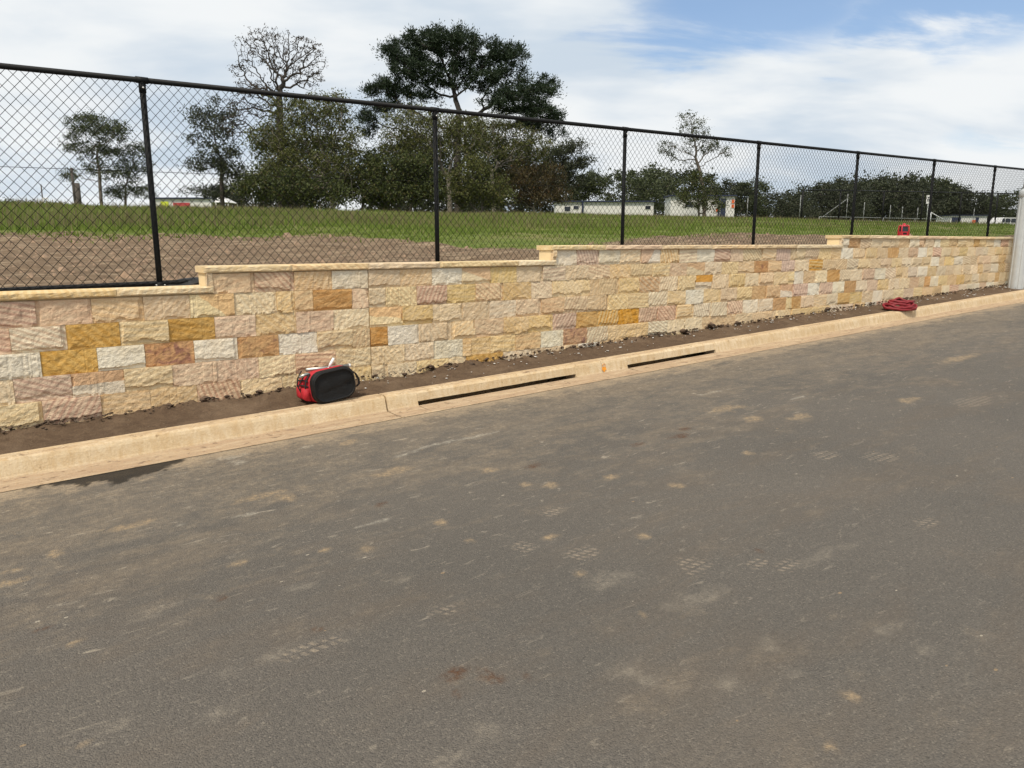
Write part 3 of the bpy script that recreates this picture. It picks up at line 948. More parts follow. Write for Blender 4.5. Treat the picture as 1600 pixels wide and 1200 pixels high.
def rock_face(w, h, nx, nz, seed, rough, flatness):
    """front relief of a pitched stone, metres proud of the joint plane"""
    u = np.linspace(0, 1, nx)
    v = np.linspace(0, 1, nz)
    U, V = np.meshgrid(u * w, v * h, indexing='ij')
    r = np.random.default_rng(seed)
    depth = r.uniform(0.015, 0.026) * (1 - 0.30 * flatness)
    nb = fbm(U * 10 + seed, V * 0 + 0.3, seed + 1, 4, 0.6)
    ns = fbm(V * 14 + seed, U * 0 + 0.7, seed + 2, 3)
    mb = np.clip(r.uniform(-0.012, 0.042) * (1 - 0.8 * flatness) + 0.040 * nb * (1 - 0.4 * flatness), 0.0, None)
    ml = np.clip(r.uniform(0.0, 0.035) + 0.020 * ns, 0.0, None) if r.random() < 0.14 * (1.4 - flatness) else 0.0 * ns
    mr = np.clip(r.uniform(0.0, 0.055) + 0.020 * ns, 0.0, None) if r.random() < 0.30 * (1.4 - flatness) else 0.0 * ns
    lip = 0.70 + 0.25 * r.random()
    one = np.ones_like(U)
    base = np.minimum.reduce([np.where(mb > 0.004, smooth01((V - mb) / 0.009), 0.80 * one), lip + (1 - lip) * smooth01((h - V) / 0.022),
                              np.where(ml > 0.006, smooth01((U - ml) / 0.012), one), np.where(mr > 0.006, smooth01((w - U - mr) / 0.010), one)])
    n = fbm(U * 15 + seed * 3.1, V * 19, seed + 5, 4, 0.62)
    n2 = fbm(U * 38, V * 38 + seed, seed + 7, 2)
    slope = r.uniform(-0.010, 0.012) * (V / h - 0.5) + r.uniform(-0.006, 0.006) * (U / w - 0.5)
    hgt = base * (depth + rough * 0.0075 * n + slope + 0.0026 * n2) + (1 - base) * 0.004 * (1 + n2 + n)
    # chips flaked off the lower edge
    hgt = np.clip(hgt, 0.0005, None)
    return U - w / 2, V - h / 2, hgt


def stone_mesh(w, h, nx, nz, seed, flatness=0.0, back=0.05, rough=1.0):
    X, Z, H = rock_face(w, h, nx, nz, seed, rough, flatness)
    v = np.stack([X.ravel(), -H.ravel(), Z.ravel()], 1)
    f = [tuple(q) for q in grid_faces(nx, nz)]
    idx = lambda i, j: i * nz + j
    loop = [idx(i, 0) for i in range(nx)] + [idx(nx - 1, j) for j in range(1, nz)] + [idx(i, nz - 1) for i in range(nx - 2, -1, -1)] + [idx(0, j) for j in range(nz - 2, 0, -1)]
    corners = [idx(0, 0), idx(nx - 1, 0), idx(nx - 1, nz - 1), idx(0, nz - 1)]
    base = len(v)
    bv = np.array([(v[c][0], back, v[c][2]) for c in corners])
    v = np.concatenate([v, bv])
    sides = [[idx(i, 0) for i in range(nx)], [idx(nx - 1, j) for j in range(nz)], [idx(i, nz - 1) for i in range(nx - 1, -1, -1)], [idx(0, j) for j in range(nz - 1, -1, -1)]]
    for q, sd_ in enumerate(sides):
        f.append(tuple([base + q, base + (q + 1) % 4] + sd_[::-1]))
    me = bpy.data.meshes.new('stone')
    me.from_pydata([tuple(p) for p in v], [], f)
    return me


def wall_root(label):
    o = empty('stone_wall', (0, 0, 0), ALPHA)
    return tag(o, label, 'wall')


walls = [wall_root('lowest sandstone wall panel at left, behind the red tool bag, ending at the vertical joint'),
         wall_root('middle sandstone wall panel with one raised step between the two vertical joints'),
         wall_root('farthest sandstone wall panel running to the silver lamp post, red laser on its coping')]


def wall_of(s):
    return walls[0] if s < JOINT[0] else walls[1] if s < JOINT[1] else walls[2]


def build_wall():
    cnt = {0: 0, 1: 0, 2: 0}
    for i, (a, b, zb, zt, k) in enumerate(stones()):
        g_ = 0.0014
        w, h = (b - a) - 2 * g_, (zt - zb) - 2 * g_
        if w < 0.03:
            continue
        s = (a + b) / 2
        nx, nz = (38, 22) if s < 4.6 else (26, 16) if s < 8 else (16, 11) if s < 12 else (9, 7)
        if w < 0.2:
            nx = max(6, nx // 2)
        flat = random.Random(i * 7 + 1).random() ** 1.4
        if k in 'OB':
            flat = max(flat, 0.75)
        me = stone_mesh(w, h, nx, nz, i * 13 + 5, flat)
        o = link('stone', me, SM[k], wall_of(s), loc=(s, T_W + random.uniform(-0.002, 0.002), (zb + zt) / 2 + EYE))
        cnt[walls.index(wall_of(s))] += 1
    print('stones', cnt)
    # backing, bed joints and copings, panel by panel
    spans = [(S_L, STEP[0], 0), (STEP[0], JOINT[0], 1), (JOINT[0], STEP[1], 1), (STEP[1], JOINT[1], 2), (JOINT[1], STEP[2], 2), (STEP[2], S_R, 3)]
    ck = {0: 'DDRC', 1: 'YGDDDR', 2: 'DRDDCR', 3: 'YDDRDC'}  # mostly pale cream: light caught by the coping tops is put into the colour
    for a, b, sg in spans:
        par = wall_of((a + b) / 2)
        z0 = ground_at_wall(a) - 0.45
        MB().box(a + 0.002, b - 0.002, T_W + 0.003, T_W + 0.245, z0 + EYE, COPB[sg] + EYE - 0.001).build('mortar_backing', M_GROUT, par)
        s = a - (0.02 if sg in (1, 2, 3) and a in STEP else 0)
        start = s - (0.055 if a in STEP else 0.0)
        q = 0
        cur = start
        while cur < b - 0.05:
            L = random.Random(int(cur * 100)).uniform(0.8, 1.3)
            e = cur + L
            if e > b - 0.45:
                e = b
            coping(cur + 0.0015, e - 0.0015, sg, ck[sg][q % len(ck[sg])], par)
            cur = e
            q += 1
    for i, st in enumerate(STEP):
        par = wall_of(st + 0.05)
        # sawn return of the raised part, and the narrow rock-faced piece on its corner
        MB().box(st - 0.056, st - 0.003, T_W + 0.012, T_W + 0.24, COPT[i] + EYE + 0.001, COPB[i + 1] + EYE - 0.001).build('return_panel', M_SAWN, par)
        me = stone_mesh(0.052, COPB[i + 1] - COPT[i] - 0.004, 6, 14, 900 + i, 0.2, 0.034, 0.5)
        link('corner_stone', me, SM['D'], par, loc=(st - 0.029, T_W - 0.024, (COPB[i + 1] + COPT[i]) / 2 + EYE))


def coping(a, b, sg, kind, par):
    w, h = b - a, COPT[sg] - COPB[sg]
    nx = max(6, int(w / (0.03 if a < 7 else 0.06)))
    nz = 6
    seed = int(a * 91) + 300
    U, V = np.meshgrid(np.linspace(0, w, nx), np.linspace(0, h, nz), indexing='ij')
    n = fbm(U * 14 + seed, V * 20, seed, 4)
    ed = smooth01(np.minimum(V, h - V) / 0.012)
    H = np.clip(0.004 + ed * (0.008 + 0.012 * n), 0, None)
    H[0, :] = 0.004
    H[-1, :] = 0.004
    yb = 0.30
    v = np.stack([U.ravel() - w / 2, -H.ravel(), V.ravel()], 1)
    f = [tuple(q) for q in grid_faces(nx, nz)]
    base = len(v)
    x0, x1 = -w / 2, w / 2
    v = np.concatenate([v, np.array([(x0, yb, 0), (x1, yb, 0), (x1, yb, h), (x0, yb, h)])])
    bot = [i * nz for i in range(nx)]
    top = [i * nz + nz - 1 for i in range(nx)]
    f.append(tuple([base, base + 1] + bot[::-1]))
    f.append(tuple([base + 2, base + 3] + top))
    f.append(tuple([base + 1, base + 2] + [(nx - 1) * nz + j for j in range(nz - 1, -1, -1)]))
    f.append(tuple([base + 3, base] + [j for j in range(nz)]))
    f.append((base, base + 3, base + 2, base + 1))
    me = bpy.data.meshes.new('coping_stone')
    me.from_pydata([tuple(p) for p in v], [], f)
    link('coping_stone', me, SM[kind], par, loc=((a + b) / 2, T_W - 0.030, COPB[sg] + EYE))


build_wall()

# ------------------------------------------------------------------ chain-link fence on the field side of the wall
T_FEN, SP_F, S_P0 = 7.43, 2.978, 1.48
GF = 0.0181
TOP0, BOT0 = 1.405, -0.385                     # rail heights against the eye at the first post
fence = empty('chain_link_fence', (0, 0, 0), ALPHA)
tag(fence, 'black chain link fence on posts directly behind the stepped sandstone wall', 'fence')


def ztop(s):
    return TOP0 + GF * (s - S_P0) + EYE


def zbot(s):
    return BOT0 + GF * (s - S_P0) + EYE


def link_mesh():
    """one bay of diamond mesh, every wire a zigzag hooked into its neighbours"""
    cw = SP_F / 72                               # half a diamond wide
    nh = 38
    ch = (TOP0 - BOT0 - 0.03) / nh
    r = 0.0029
    j = np.arange(nh + 1)
    verts, faces = [], []
    ring = np.array([(0, -1), (1, 0), (0, 1), (-1, 0)]) * r
    for k in range(72):
        x = (k + ((j + k) % 2)) * cw
        y = np.where((j + k) % 2 == 0, 0.0016, -0.0016)
        z = j * ch + GF * x
        sgn = np.where((j + k) % 2 == 0, 1, 1)
        base = len(verts) * 0 + sum(len(a) for a in verts)
        P = np.stack([x, y, z], 1)
        vv = np.repeat(P, 4, 0)
        vv[:, 0] += np.tile(ring[:, 0], nh + 1)
        vv[:, 1] += np.tile(ring[:, 1], nh + 1)
        verts.append(vv)
        a = (np.arange(nh)[:, None] * 4 + np.arange(4)[None]).ravel() + base
        b = (np.arange(nh)[:, None] * 4 + (np.arange(4)[None] + 1) % 4).ravel() + base
        faces.append(np.stack([a, b, b + 4, a + 4], 1))
    return np_mesh('chain_link_mesh', np.concatenate(verts), np.concatenate(faces))


def build_fence():
    me = link_mesh()
    lo, hi = -2, 11
    for i in range(lo, hi):
        s = S_P0 + i * SP_F
        link('mesh_panel', me, M_WIRE, fence, loc=(s, T_FEN - 0.03, zbot(s) + 0.015))
    post = MB()
    post.tube([(0, 0, BOT0 - 0.6 + EYE), (0, 0, TOP0 + EYE - 0.02)], 0.0255, 14)
    cl = MB()
    cl.tube([(0, 0, TOP0 + EYE - 0.105), (0, 0, TOP0 + EYE - 0.03)], 0.030, 14)
    cl.tube([(-0.05, 0, TOP0 + EYE), (0.05, 0, TOP0 + EYE)], 0.0285, 14)
    bl = MB()
    bl.lathe([(0.0, TOP0 + EYE - 0.075), (0.0085, TOP0 + EYE - 0.073), (0.0085, TOP0 + EYE - 0.062), (0.0, TOP0 + EYE - 0.06)], 8, (0.0, -0.036))
    cb = MB()
    cb.tube([(-0.045, 0, BOT0 + EYE), (0.045, 0, BOT0 + EYE)], 0.031, 12)
    cb.tube([(0, 0, BOT0 + EYE - 0.03), (0, 0, BOT0 + EYE + 0.035)], 0.035, 12)
    bbs = [MB().lathe([(0.0, BOT0 + EYE - 0.002), (0.008, BOT0 + EYE), (0.008, BOT0 + EYE + 0.012), (0, BOT0 + EYE + 0.014)], 8, (x, -0.034)) for x in (-0.035, 0.036)]
    protos = None
    for i in range(lo, hi + 1):
        s = S_P0 + i * SP_F
        dz = GF * i * SP_F
        if protos is None:
            protos = [post.build('post', M_BLACK, fence, True), cl.build('top_clamp', M_BLACK, fence, True), cb.build('bottom_clamp', M_BLACK, fence, True)]
            bolts = [bl.build('clamp_bolt', M_BOLT, protos[1], True), bbs[0].build('clamp_bolt', M_BOLT, protos[2], True), bbs[1].build('clamp_bolt', M_BOLT, protos[2], True)]
            cur, curb = protos, bolts
        else:
            cur = [o.copy() for o in protos]
            for o in cur:
                col.objects.link(o)
                o.parent = fence
            curb = [o.copy() for o in bolts]
            for o, p in zip(curb, (cur[1], cur[2], cur[2])):
                col.objects.link(o)
                o.parent = p
        for o in cur:
            o.location = (s, T_FEN, dz)
    sa, sb = S_P0 + lo * SP_F, S_P0 + hi * SP_F
    MB().tube([(sa, T_FEN, ztop(sa)), (sb, T_FEN, ztop(sb))], 0.0235, 14).build('top_rail', M_BLACK, fence, True)
    MB().tube([(sa, T_FEN, zbot(sa) + 0.02), (sb, T_FEN, zbot(sb) + 0.02)], 0.026, 12).build('bottom_rail', M_BLACK, fence, True)
    ss = np.linspace(sa, sb, 60)
    zm = lambda s: zbot(s) + (TOP0 - BOT0) * 0.565
    MB().tube([(s, T_FEN - 0.036, zm(s)) for s in ss], 0.0024, 5).build('tension_wire', M_WIRE, fence, True)


build_fence()


def plastic_sheet(s0, s1, seed, label):
    n, m_ = 26, 10
    S, V = np.meshgrid(np.linspace(s0, s1, n), np.linspace(0, 1, m_), indexing='ij')
    T = 7.34 + V * 0.26
    Z = -0.425 + GF * (S - 1.5) + 0.055 * np.sin(V * 3.1) + 0.030 * fbm(S * 9, V * 3, seed, 3) + 0.045 * np.exp(-((S - (s0 + s1) / 2) / (0.3 * (s1 - s0))) ** 2)
    o = link('plastic_sheet', np_mesh('plastic_sheet', np.stack([S.ravel(), T.ravel(), (Z + EYE).ravel()], 1), grid_faces(n, m_)), M_SHEET, smooth=True, rz=ALPHA)
    so = o.modifiers.new('thick', 'SOLIDIFY')
    so.thickness = 0.004
    tag(o, label, 'plastic sheet')


plastic_sheet(1.50, 2.15, 3, 'crumpled black plastic sheet beside the leftmost fence post, behind the lowest coping')
plastic_sheet(5.1, 5.7, 8, 'strip of black plastic sheet behind the coping just left of the second wall step')

# ------------------------------------------------------------------ lamp post
LS, LT = 19.42, 6.74
LZ = -1.03 + G * (LS - 19.4)
lamp = empty('lamp_post', W(LS, LT, LZ - 0.03), ALPHA)
tag(lamp, 'tall silver lamp post with fluted lower casing at the right edge of the street', 'lamp post')


def build_lamp():
    n = 96
    mb = MB()
    prof = []
    for z in (0.0, 0.6, 1.3, 2.08):
        ring = []
        for k in range(n):
            a = 2 * math.pi * k / n
            fl = 0.5 + 0.5 * math.cos(a * 8)
            r = 0.152 + 0.012 * (1 if fl > 0.45 else 0) - z * 0.006
            ring.append((r * math.cos(a), r * math.sin(a), z))
        prof.append(ring)
    vs = [p for r_ in prof for p in r_]
    fs = []
    for i in range(len(prof) - 1):
        for k in range(n):
            fs.append((i * n + k, i * n + (k + 1) % n, (i + 1) * n + (k + 1) % n, (i + 1) * n + k))
    mb.add(vs, fs)
    mb.build('fluted_casing', M_GALV, lamp)
    MB().lathe([(0.158, 2.08), (0.163, 2.085), (0.163, 2.20), (0.150, 2.225), (0.115, 2.24), (0.10, 2.26)], 40).build('collar', M_GALV, lamp, True)
    MB().lathe([(0.098, 2.2), (0.094, 4.0), (0.075, 8.6), (0.0, 8.62)], 28).build('pole', M_GALV, lamp, True)
    MB().tube([(0, 0, 8.5), (-0.3, -0.4, 8.75), (-0.75, -1.0, 8.8)], [0.045, 0.04, 0.035], 10).build('outreach_arm', M_GALV, lamp, True)
    MB().box(-1.05, -0.70, -1.30, -0.95, 8.76, 8.86).build('lantern', M_GALV, lamp)
    MB().lathe([(0.215, -0.02), (0.215, 0.012), (0.17, 0.016)], 32).build('base_plate', M_GALV, lamp)
    for a in (200, 250, 300, 340):
        x, y = 0.187 * math.cos(R(a)), 0.187 * math.sin(R(a))
        MB().lathe([(0.014, 0.01), (0.014, 0.035), (0.008, 0.036), (0.008, 0.07), (0.0, 0.071)], 8, (x, y)).build('anchor_bolt', M_BOLT, lamp)


build_lamp()

# ------------------------------------------------------------------ red tool bag lying on the kerb, its black rubber base towards the road
BS = s_of(523, 6.46, -1.42)
bag = empty('tool_bag', W(BS, 6.445, -1.552 + G * BS), ALPHA + 0.02)
tag(bag, 'red canvas tool bag lying on its side with black base towards the road', 'tool bag')


def rrect(w, h, r, n=6):
    pts = []
    for cx, cy, a0 in ((w / 2 - r, h / 2 - r, 0), (-w / 2 + r, h / 2 - r, 90), (-w / 2 + r, -h / 2 + r, 180), (w / 2 - r, -h / 2 + r, 270)):
        for i in range(n + 1):
            a = R(a0 + 90 * i / n)
            pts.append((cx + r * math.cos(a), cy + r * math.sin(a)))
    return pts


def loft(mb, rings, cap0=True, cap1=True):
    n = len(rings[0])
    vs = [p for r_ in rings for p in r_]
    fs = []
    for i in range(len(rings) - 1):
        for k in range(n):
            fs.append((i * n + k, i * n + (k + 1) % n, (i + 1) * n + (k + 1) % n, (i + 1) * n + k))
    if cap0:
        fs.append(tuple(range(n - 1, -1, -1)))
    if cap1:
        fs.append(tuple((len(rings) - 1) * n + k for k in range(n)))
    return mb.add(vs, fs)


def build_bag():
    # local: x along the base's long side, y away from the road, z up
    W0, H0, Rr = 0.43, 0.305, 0.11
    zc = H0 / 2 + 0.015
    tilt = R(7)

    def ring(w, h, r, y, dx=0.0, dz=0.0, wob=0.0, seed=0):
        out = []
        for i, (x, z) in enumerate(rrect(w, h, r)):
            k = 1 + wob * math.sin(i * 1.9 + seed) * math.cos(i * 0.7 + seed * 2)
            xx, zz = x * k + dx, z * k + dz
            out.append((xx * math.cos(tilt) - zz * math.sin(tilt), y + 0.12 * (zz) * 0.0, zc + xx * math.sin(tilt) + zz * math.cos(tilt)))
        return out
    mb = MB()
    # rubber base, sagging and creased
    def crumple(rg, k, seed):
        out = []
        for i, (x, y, z) in enumerate(rg):
            d = 0.010 * float(fbm(np.array([x * 11.0 + 3]), np.array([z * 13.0]), 91, 3)[0]) + 0.007 * math.exp(-((z - 0.13 - 0.25 * x) / 0.012) ** 2)
            out.append((x, y + d * k, z))
        return out
    inner = [crumple(ring((W0 - 0.05) * q, (H0 - 0.05) * q, 0.11 * q, 0.010), 1.0, 1) for q in (0.06, 0.2, 0.34, 0.48, 0.62, 0.76, 0.88)]
    loft(mb, inner + [ ring(W0 - 0.035, H0 - 0.035, Rr, 0.004), ring(W0 - 0.012, H0 - 0.012, Rr, 0.0), ring(W0, H0, Rr, 0.012), ring(W0 + 0.008, H0 + 0.008, Rr, 0.04), ring(W0 + 0.002, H0 + 0.002, Rr, 0.065)])
    base = mb.build('base', M_BLKRUB, bag, True)
    rb = MB()
    rb.tube([(x, -0.002, z) for x, _y, z in ring(W0 - 0.03, H0 - 0.03, Rr, 0)], 0.008, 8, closed=True)
    rb.build('base_rim', M_BLKRUB, base, True)
    body = MB()
    loft(body, [ring(W0 - 0.002, H0 - 0.004, Rr, 0.06), ring(W0 + 0.03, H0 + 0.0, Rr, 0.12, -0.012, 0, 0.02, 1), ring(W0 + 0.05, H0 - 0.02, 0.10, 0.20, -0.02, -0.012, 0.035, 2), ring(W0 + 0.04, H0 - 0.06, 0.09, 0.28, -0.02, -0.03, 0.05, 3), ring(W0 - 0.02, H0 - 0.10, 0.08, 0.34, -0.015, -0.045, 0.06, 4)])
    body.build('body', M_RED, bag, True)
    # side pockets on the left end with webbing loops
    for i, (y0, y1, z0, z1) in enumerate(((0.07, 0.16, 0.03, 0.155), (0.17, 0.27, 0.03, 0.15))):
        p = MB()
        loft(p, [[(-0.215, y0, z0), (-0.215, y1, z0), (-0.215, y1, z1), (-0.215, y0, z1)], [(-0.262, y0 + .005, z0 + .01), (-0.262, y1 - .005, z0 + .01), (-0.268, y1 - .005, z1 - .01), (-0.268, y0 + .005, z1 - .01)], [(-0.276, y0 + .02, z0 + .03), (-0.276, y1 - .02, z0 + .03), (-0.278, y1 - .02, z1 - .03), (-0.278, y0 + .02, z1 - .03)]])
        p.build('side_pocket', M_RED, bag, True)
    for y, xo in ((0.085, -0.236), (0.165, -0.246), (0.28, -0.236)):
        w_ = MB()
        w_.tube([(xo + 0.01, y, 0.02), (xo - 0.012, y, 0.09), (xo - 0.046 if y == 0.165 else xo - 0.02, y, 0.155), (xo - 0.010, y, 0.22), (xo + 0.03, y, 0.285)], 0.0065, 6)
        w_.build('webbing_strap', M_BLKWEB, bag, True)
    for z in (0.165, 0.215):
        w_ = MB()
        w_.tube([(-0.235, 0.07, z), (-0.262, 0.13, z + 0.01), (-0.258, 0.24, z - 0.01)], 0.007, 6)
        w_.build('webbing_strap', M_BLKWEB, bag, True)
    # carry handle hanging loose at the right end
    h = MB()
    pts = [(0.205, 0.09, 0.285), (0.255, 0.08, 0.245), (0.285, 0.075, 0.19), (0.288, 0.075, 0.14), (0.262, 0.08, 0.115), (0.215, 0.09, 0.122)]
    vs, fs = [], []
    for i, p_ in enumerate(pts):
        vs += [(p_[0], p_[1] - 0.018, p_[2]), (p_[0], p_[1] + 0.018, p_[2]), (p_[0] - 0.008, p_[1] + 0.018, p_[2] - 0.003), (p_[0] - 0.008, p_[1] - 0.018, p_[2] - 0.003)]
    for i in range(len(pts) - 1):
        for k in range(4):
            fs.append((i * 4 + k, i * 4 + (k + 1) % 4, i * 4 + 4 + (k + 1) % 4, i * 4 + 4 + k))
    h.add(vs, fs)
    h.build('handle', M_BLKWEB, bag, True)


build_bag()


def bag_local(x, y, z):
    return bag.matrix_basis @ Vector((x, y, z))


def tool(name, label, cat, parts):
    root = empty(name, bag.location, bag.rotation_euler.z)
    tag(root, label, cat, 'tools carried in the red bag')
    for nm, mb, mt in parts:
        mb.build(nm, mt, root, True)


trowel = MB().tube([(-0.02, 0.12, 0.30), (0.01, 0.12, 0.335)], 0.008, 8)
tool('putty_knife', 'white handled putty knife sticking up out of the red tool bag', 'putty knife', [
    ('handle', MB().tube([(0.005, 0.12, 0.325), (0.02, 0.12, 0.352), (0.055, 0.12, 0.405)], [0.012, 0.014, 0.013], 8), M_WHITEP),
    ('ferrule', trowel, M_STEEL)])
tool('steel_level', 'pale metal bar laid across the top of the red tool bag', 'spirit level', [
    ('bar', MB().box(-0.20, 0.235, 0.17, 0.20, 0.292, 0.322), M_STEEL),
    ('end_cap', MB().box(0.235, 0.25, 0.168, 0.202, 0.290, 0.324), M_WHITEP)])
tool('hammer', 'hammer with steel head poking out of the left end of the red tool bag', 'hammer', [
    ('head', MB().tube([(-0.30, 0.10, 0.262), (-0.24, 0.10, 0.280), (-0.20, 0.10, 0.285)], [0.014, 0.016, 0.011], 8), M_STEEL),
    ('shaft', MB().tube([(-0.215, 0.11, 0.285), (-0.19, 0.17, 0.27)], 0.011, 8), M_TIMBER)])

# ------------------------------------------------------------------ coil of flat red hose on the kerb
HS = s_of(1405, 6.5, -1.15)
hose = empty('hose_coil', W(HS, 6.49, -1.545 + G * HS), ALPHA - 0.5)
tag(hose, 'loose coil of dark red hose lying on the kerb beside the far wall', 'hose')


def build_hose():
    r = random.Random(5)
    for i in range(9):
        k = i / 8
        pts = []
        a, b = 0.30 - 0.018 * i + r.uniform(-.01, .01), 0.185 - 0.012 * i
        tiltx = R(18 + r.uniform(-6, 6))
        for q in range(36):
            th = 2 * math.pi * q / 36
            x = a * math.cos(th) * (1 + 0.10 * math.sin(2 * th + i * 1.3)) + 0.025 * math.sin(i * 3.7)
            y = b * math.sin(th) * (1 + 0.10 * math.cos(3 * th + i * 2))
            z = 0.020 + 0.014 * i + (y + 0.1) * math.tan(tiltx) * 0.55 + 0.020 * math.sin(2 * th + i * 2.3) + 0.008 * math.sin(5 * th + i)
            pts.append((x + r.uniform(-.003, .003) + 0.012 * math.sin(i * 2.1), y, max(0.014, z)))
        MB().tube(pts, 0.020, 8, closed=True).build('loop', M_HOSE, hose, True)
    tail = [(0.28, 0.0, 0.15), (0.18, -0.06, 0.155), (0.04, -0.09, 0.15), (-0.10, -0.05, 0.16), (-0.20, 0.04, 0.165)]
    MB().tube(tail, 0.016, 8).build('loose_end', M_HOSE, hose, True)


build_hose()

# ------------------------------------------------------------------ red rotary laser standing on the far coping
QS = s_of(1412, 7.16, 0.14)
laser = empty('laser_level', W(QS, 7.17, COPT[3]), ALPHA - 0.55)
tag(laser, 'red laser level with dark window standing on the highest coping', 'laser level')


laser.scale = (0.76, 0.76, 0.82)


def build_laser():
    w, d = 0.098, 0.07
    for x in (-w, w):
        MB().tube([(x, -d, 0.0), (x * 1.0, -d, 0.12), (x * 0.92, -d * .9, 0.225), (x * 0.6, -d * .5, 0.25)], 0.017, 8).build('guard', M_REDPL, laser, True)
        MB().tube([(x, d, 0.0), (x, d, 0.12), (x * .92, d * .9, 0.225), (x * 0.6, d * .5, 0.25)], 0.017, 8).build('guard', M_REDPL, laser, True)
    MB().box(-0.09, 0.09, -0.062, 0.062, 0.0, 0.10).build('base', M_REDPL, laser)
    MB().box(-0.075, 0.075, -0.055, 0.055, 0.101, 0.215).build('window', M_GLASSD, laser)
    MB().lathe([(0.088, 0.216), (0.084, 0.236), (0.04, 0.25), (0.032, 0.29), (0.0, 0.292)], 16).build('cap', M_REDPL, laser, True)
    MB().box(-0.05, 0.05, -0.066, -0.0625, 0.03, 0.075).build('keypad', M_BLKRUB, laser)


build_laser()


# ------------------------------------------------------------------ crumbs along the foot of the wall
def scatter_lumps(name, label, cat, mat, n, smin, smax, tfun, size, zoff, seed, flat=0.6):
    r = np.random.default_rng(seed)
    vs, fs = [], []
    ico = np.array([(1, 0, 0), (-1, 0, 0), (0, 1, 0), (0, -1, 0), (0, 0, 1), (0, 0, -1), (.6, .6, .55), (-.6, .6, .55), (.6, -.6, .55), (-.6, -.6, .55)])
    tri = [(0, 6, 8), (1, 7, 9), (2, 6, 7), (3, 8, 9), (4, 6, 7), (4, 7, 9), (4, 9, 8), (4, 8, 6), (0, 2, 6), (2, 1, 7), (1, 3, 9), (3, 0, 8), (0, 5, 2), (2, 5, 1), (1, 5, 3), (3, 5, 0)]
    for i in range(n):
        s = r.uniform(smin, smax)
        t = tfun(r, s)
        k = size * r.lognormal(0, 0.5)
        v = ico * (1 + r.uniform(-.3, .3, (10, 1))) * k * np.array([1, r.uniform(.6, 1), flat])
        a = r.uniform(0, 6.28)
        v = np.stack([v[:, 0] * np.cos(a) - v[:, 1] * np.sin(a), v[:, 0] * np.sin(a) + v[:, 1] * np.cos(a), v[:, 2]], 1)
        z = -1.556 + G * s + 0.055 * float(smooth01(np.array((t - 6.52) / 0.53))) + zoff(t)
        b = len(vs) * 10
        vs.append(v + np.array([s, t, z + EYE]))
        fs += [tuple(q + b for q in f) for f in tri]
    o = link(name, np_mesh(name, np.concatenate(vs), np.array(fs)), mat, rz=ALPHA)
    tag(o, label, cat, kind='stuff')


scatter_lumps('soil_clods', 'dark soil clods heaped along the foot of the wall', 'soil', M_CLOD, 1100, -1.5, 21, lambda r, s: 7.045 - abs(r.normal(0, 0.05)), 0.013, lambda t: 0.012 + 0.03 * max(0, (t - 6.9) / 0.15), 3)
scatter_lumps('mortar_chips', 'scattered white chips lying on the brown verge', 'chips', M_CHIP, 300, 2.6, 21, lambda r, s: 6.98 - abs(r.normal(0, 0.16)) - 0.0, 0.010, lambda t: 0.010 + 0.02 * max(0, (t - 6.85) / 0.15), 4, 0.35)


# ------------------------------------------------------------------ trees
def st_of(p):
    return p.x * DX + p.y * DY, p.x * NX + p.y * NY


def ground_z(p):
    s, t = st_of(p)
    return float(field_z(np.array(s), np.array(t))) + EYE


def Y_of(px, t):
    a = (px - 800) / math.hypot(F_PX, 220)
    return t / (a * NX + NY)


def colonize(base, fork, attr, step, kill, seed, iters=90, wander=0.22, up=0.05):
    r = np.random.default_rng(seed)
    nodes = [np.array(base)]
    par = [-1]
    pts = [np.array(base)] + [np.array(f) for f in fork]
    for a, b in zip(pts[:-1], pts[1:]):
        L = np.linalg.norm(b - a)
        n = max(2, int(L / step))
        for i in range(1, n + 1):
            nodes.append(a + (b - a) * i / n + r.normal(0, 0.03, 3) * step)
            par.append(len(nodes) - 2)
    P = np.zeros((len(nodes) + 20000, 3))
    P[:len(nodes)] = nodes
    n = len(nodes)
    A = attr.copy()
    d = np.linalg.norm(A[:, None] - P[None, :n], axis=2)
    near = d.argmin(1)
    nd = d.min(1)
    for _ in range(iters):
        if len(A) == 0:
            break
        dirs = A - P[near]
        dirs /= np.linalg.norm(dirs, axis=1)[:, None] + 1e-9
        uniq, inv = np.unique(near, return_inverse=True)
        acc = np.zeros((len(uniq), 3))
        np.add.at(acc, inv, dirs)
        acc += r.normal(0, wander, acc.shape) * np.linalg.norm(acc, axis=1)[:, None]
        acc[:, 2] += up * np.linalg.norm(acc, axis=1)
        acc /= np.linalg.norm(acc, axis=1)[:, None] + 1e-9
        new = P[uniq] + acc * step
        m = len(new)
        if n + m > len(P):
            break
        P[n:n + m] = new
        par += list(uniq)
        dn = np.linalg.norm(A[:, None] - new[None], axis=2)
        j = dn.argmin(1)
        v = dn.min(1)
        better = v < nd
        near = np.where(better, n + j, near)
        nd = np.where(better, v, nd)
        n += m
        keep = nd > kill
        A, near, nd = A[keep], near[keep], nd[keep]
    return P[:n], np.array(par)


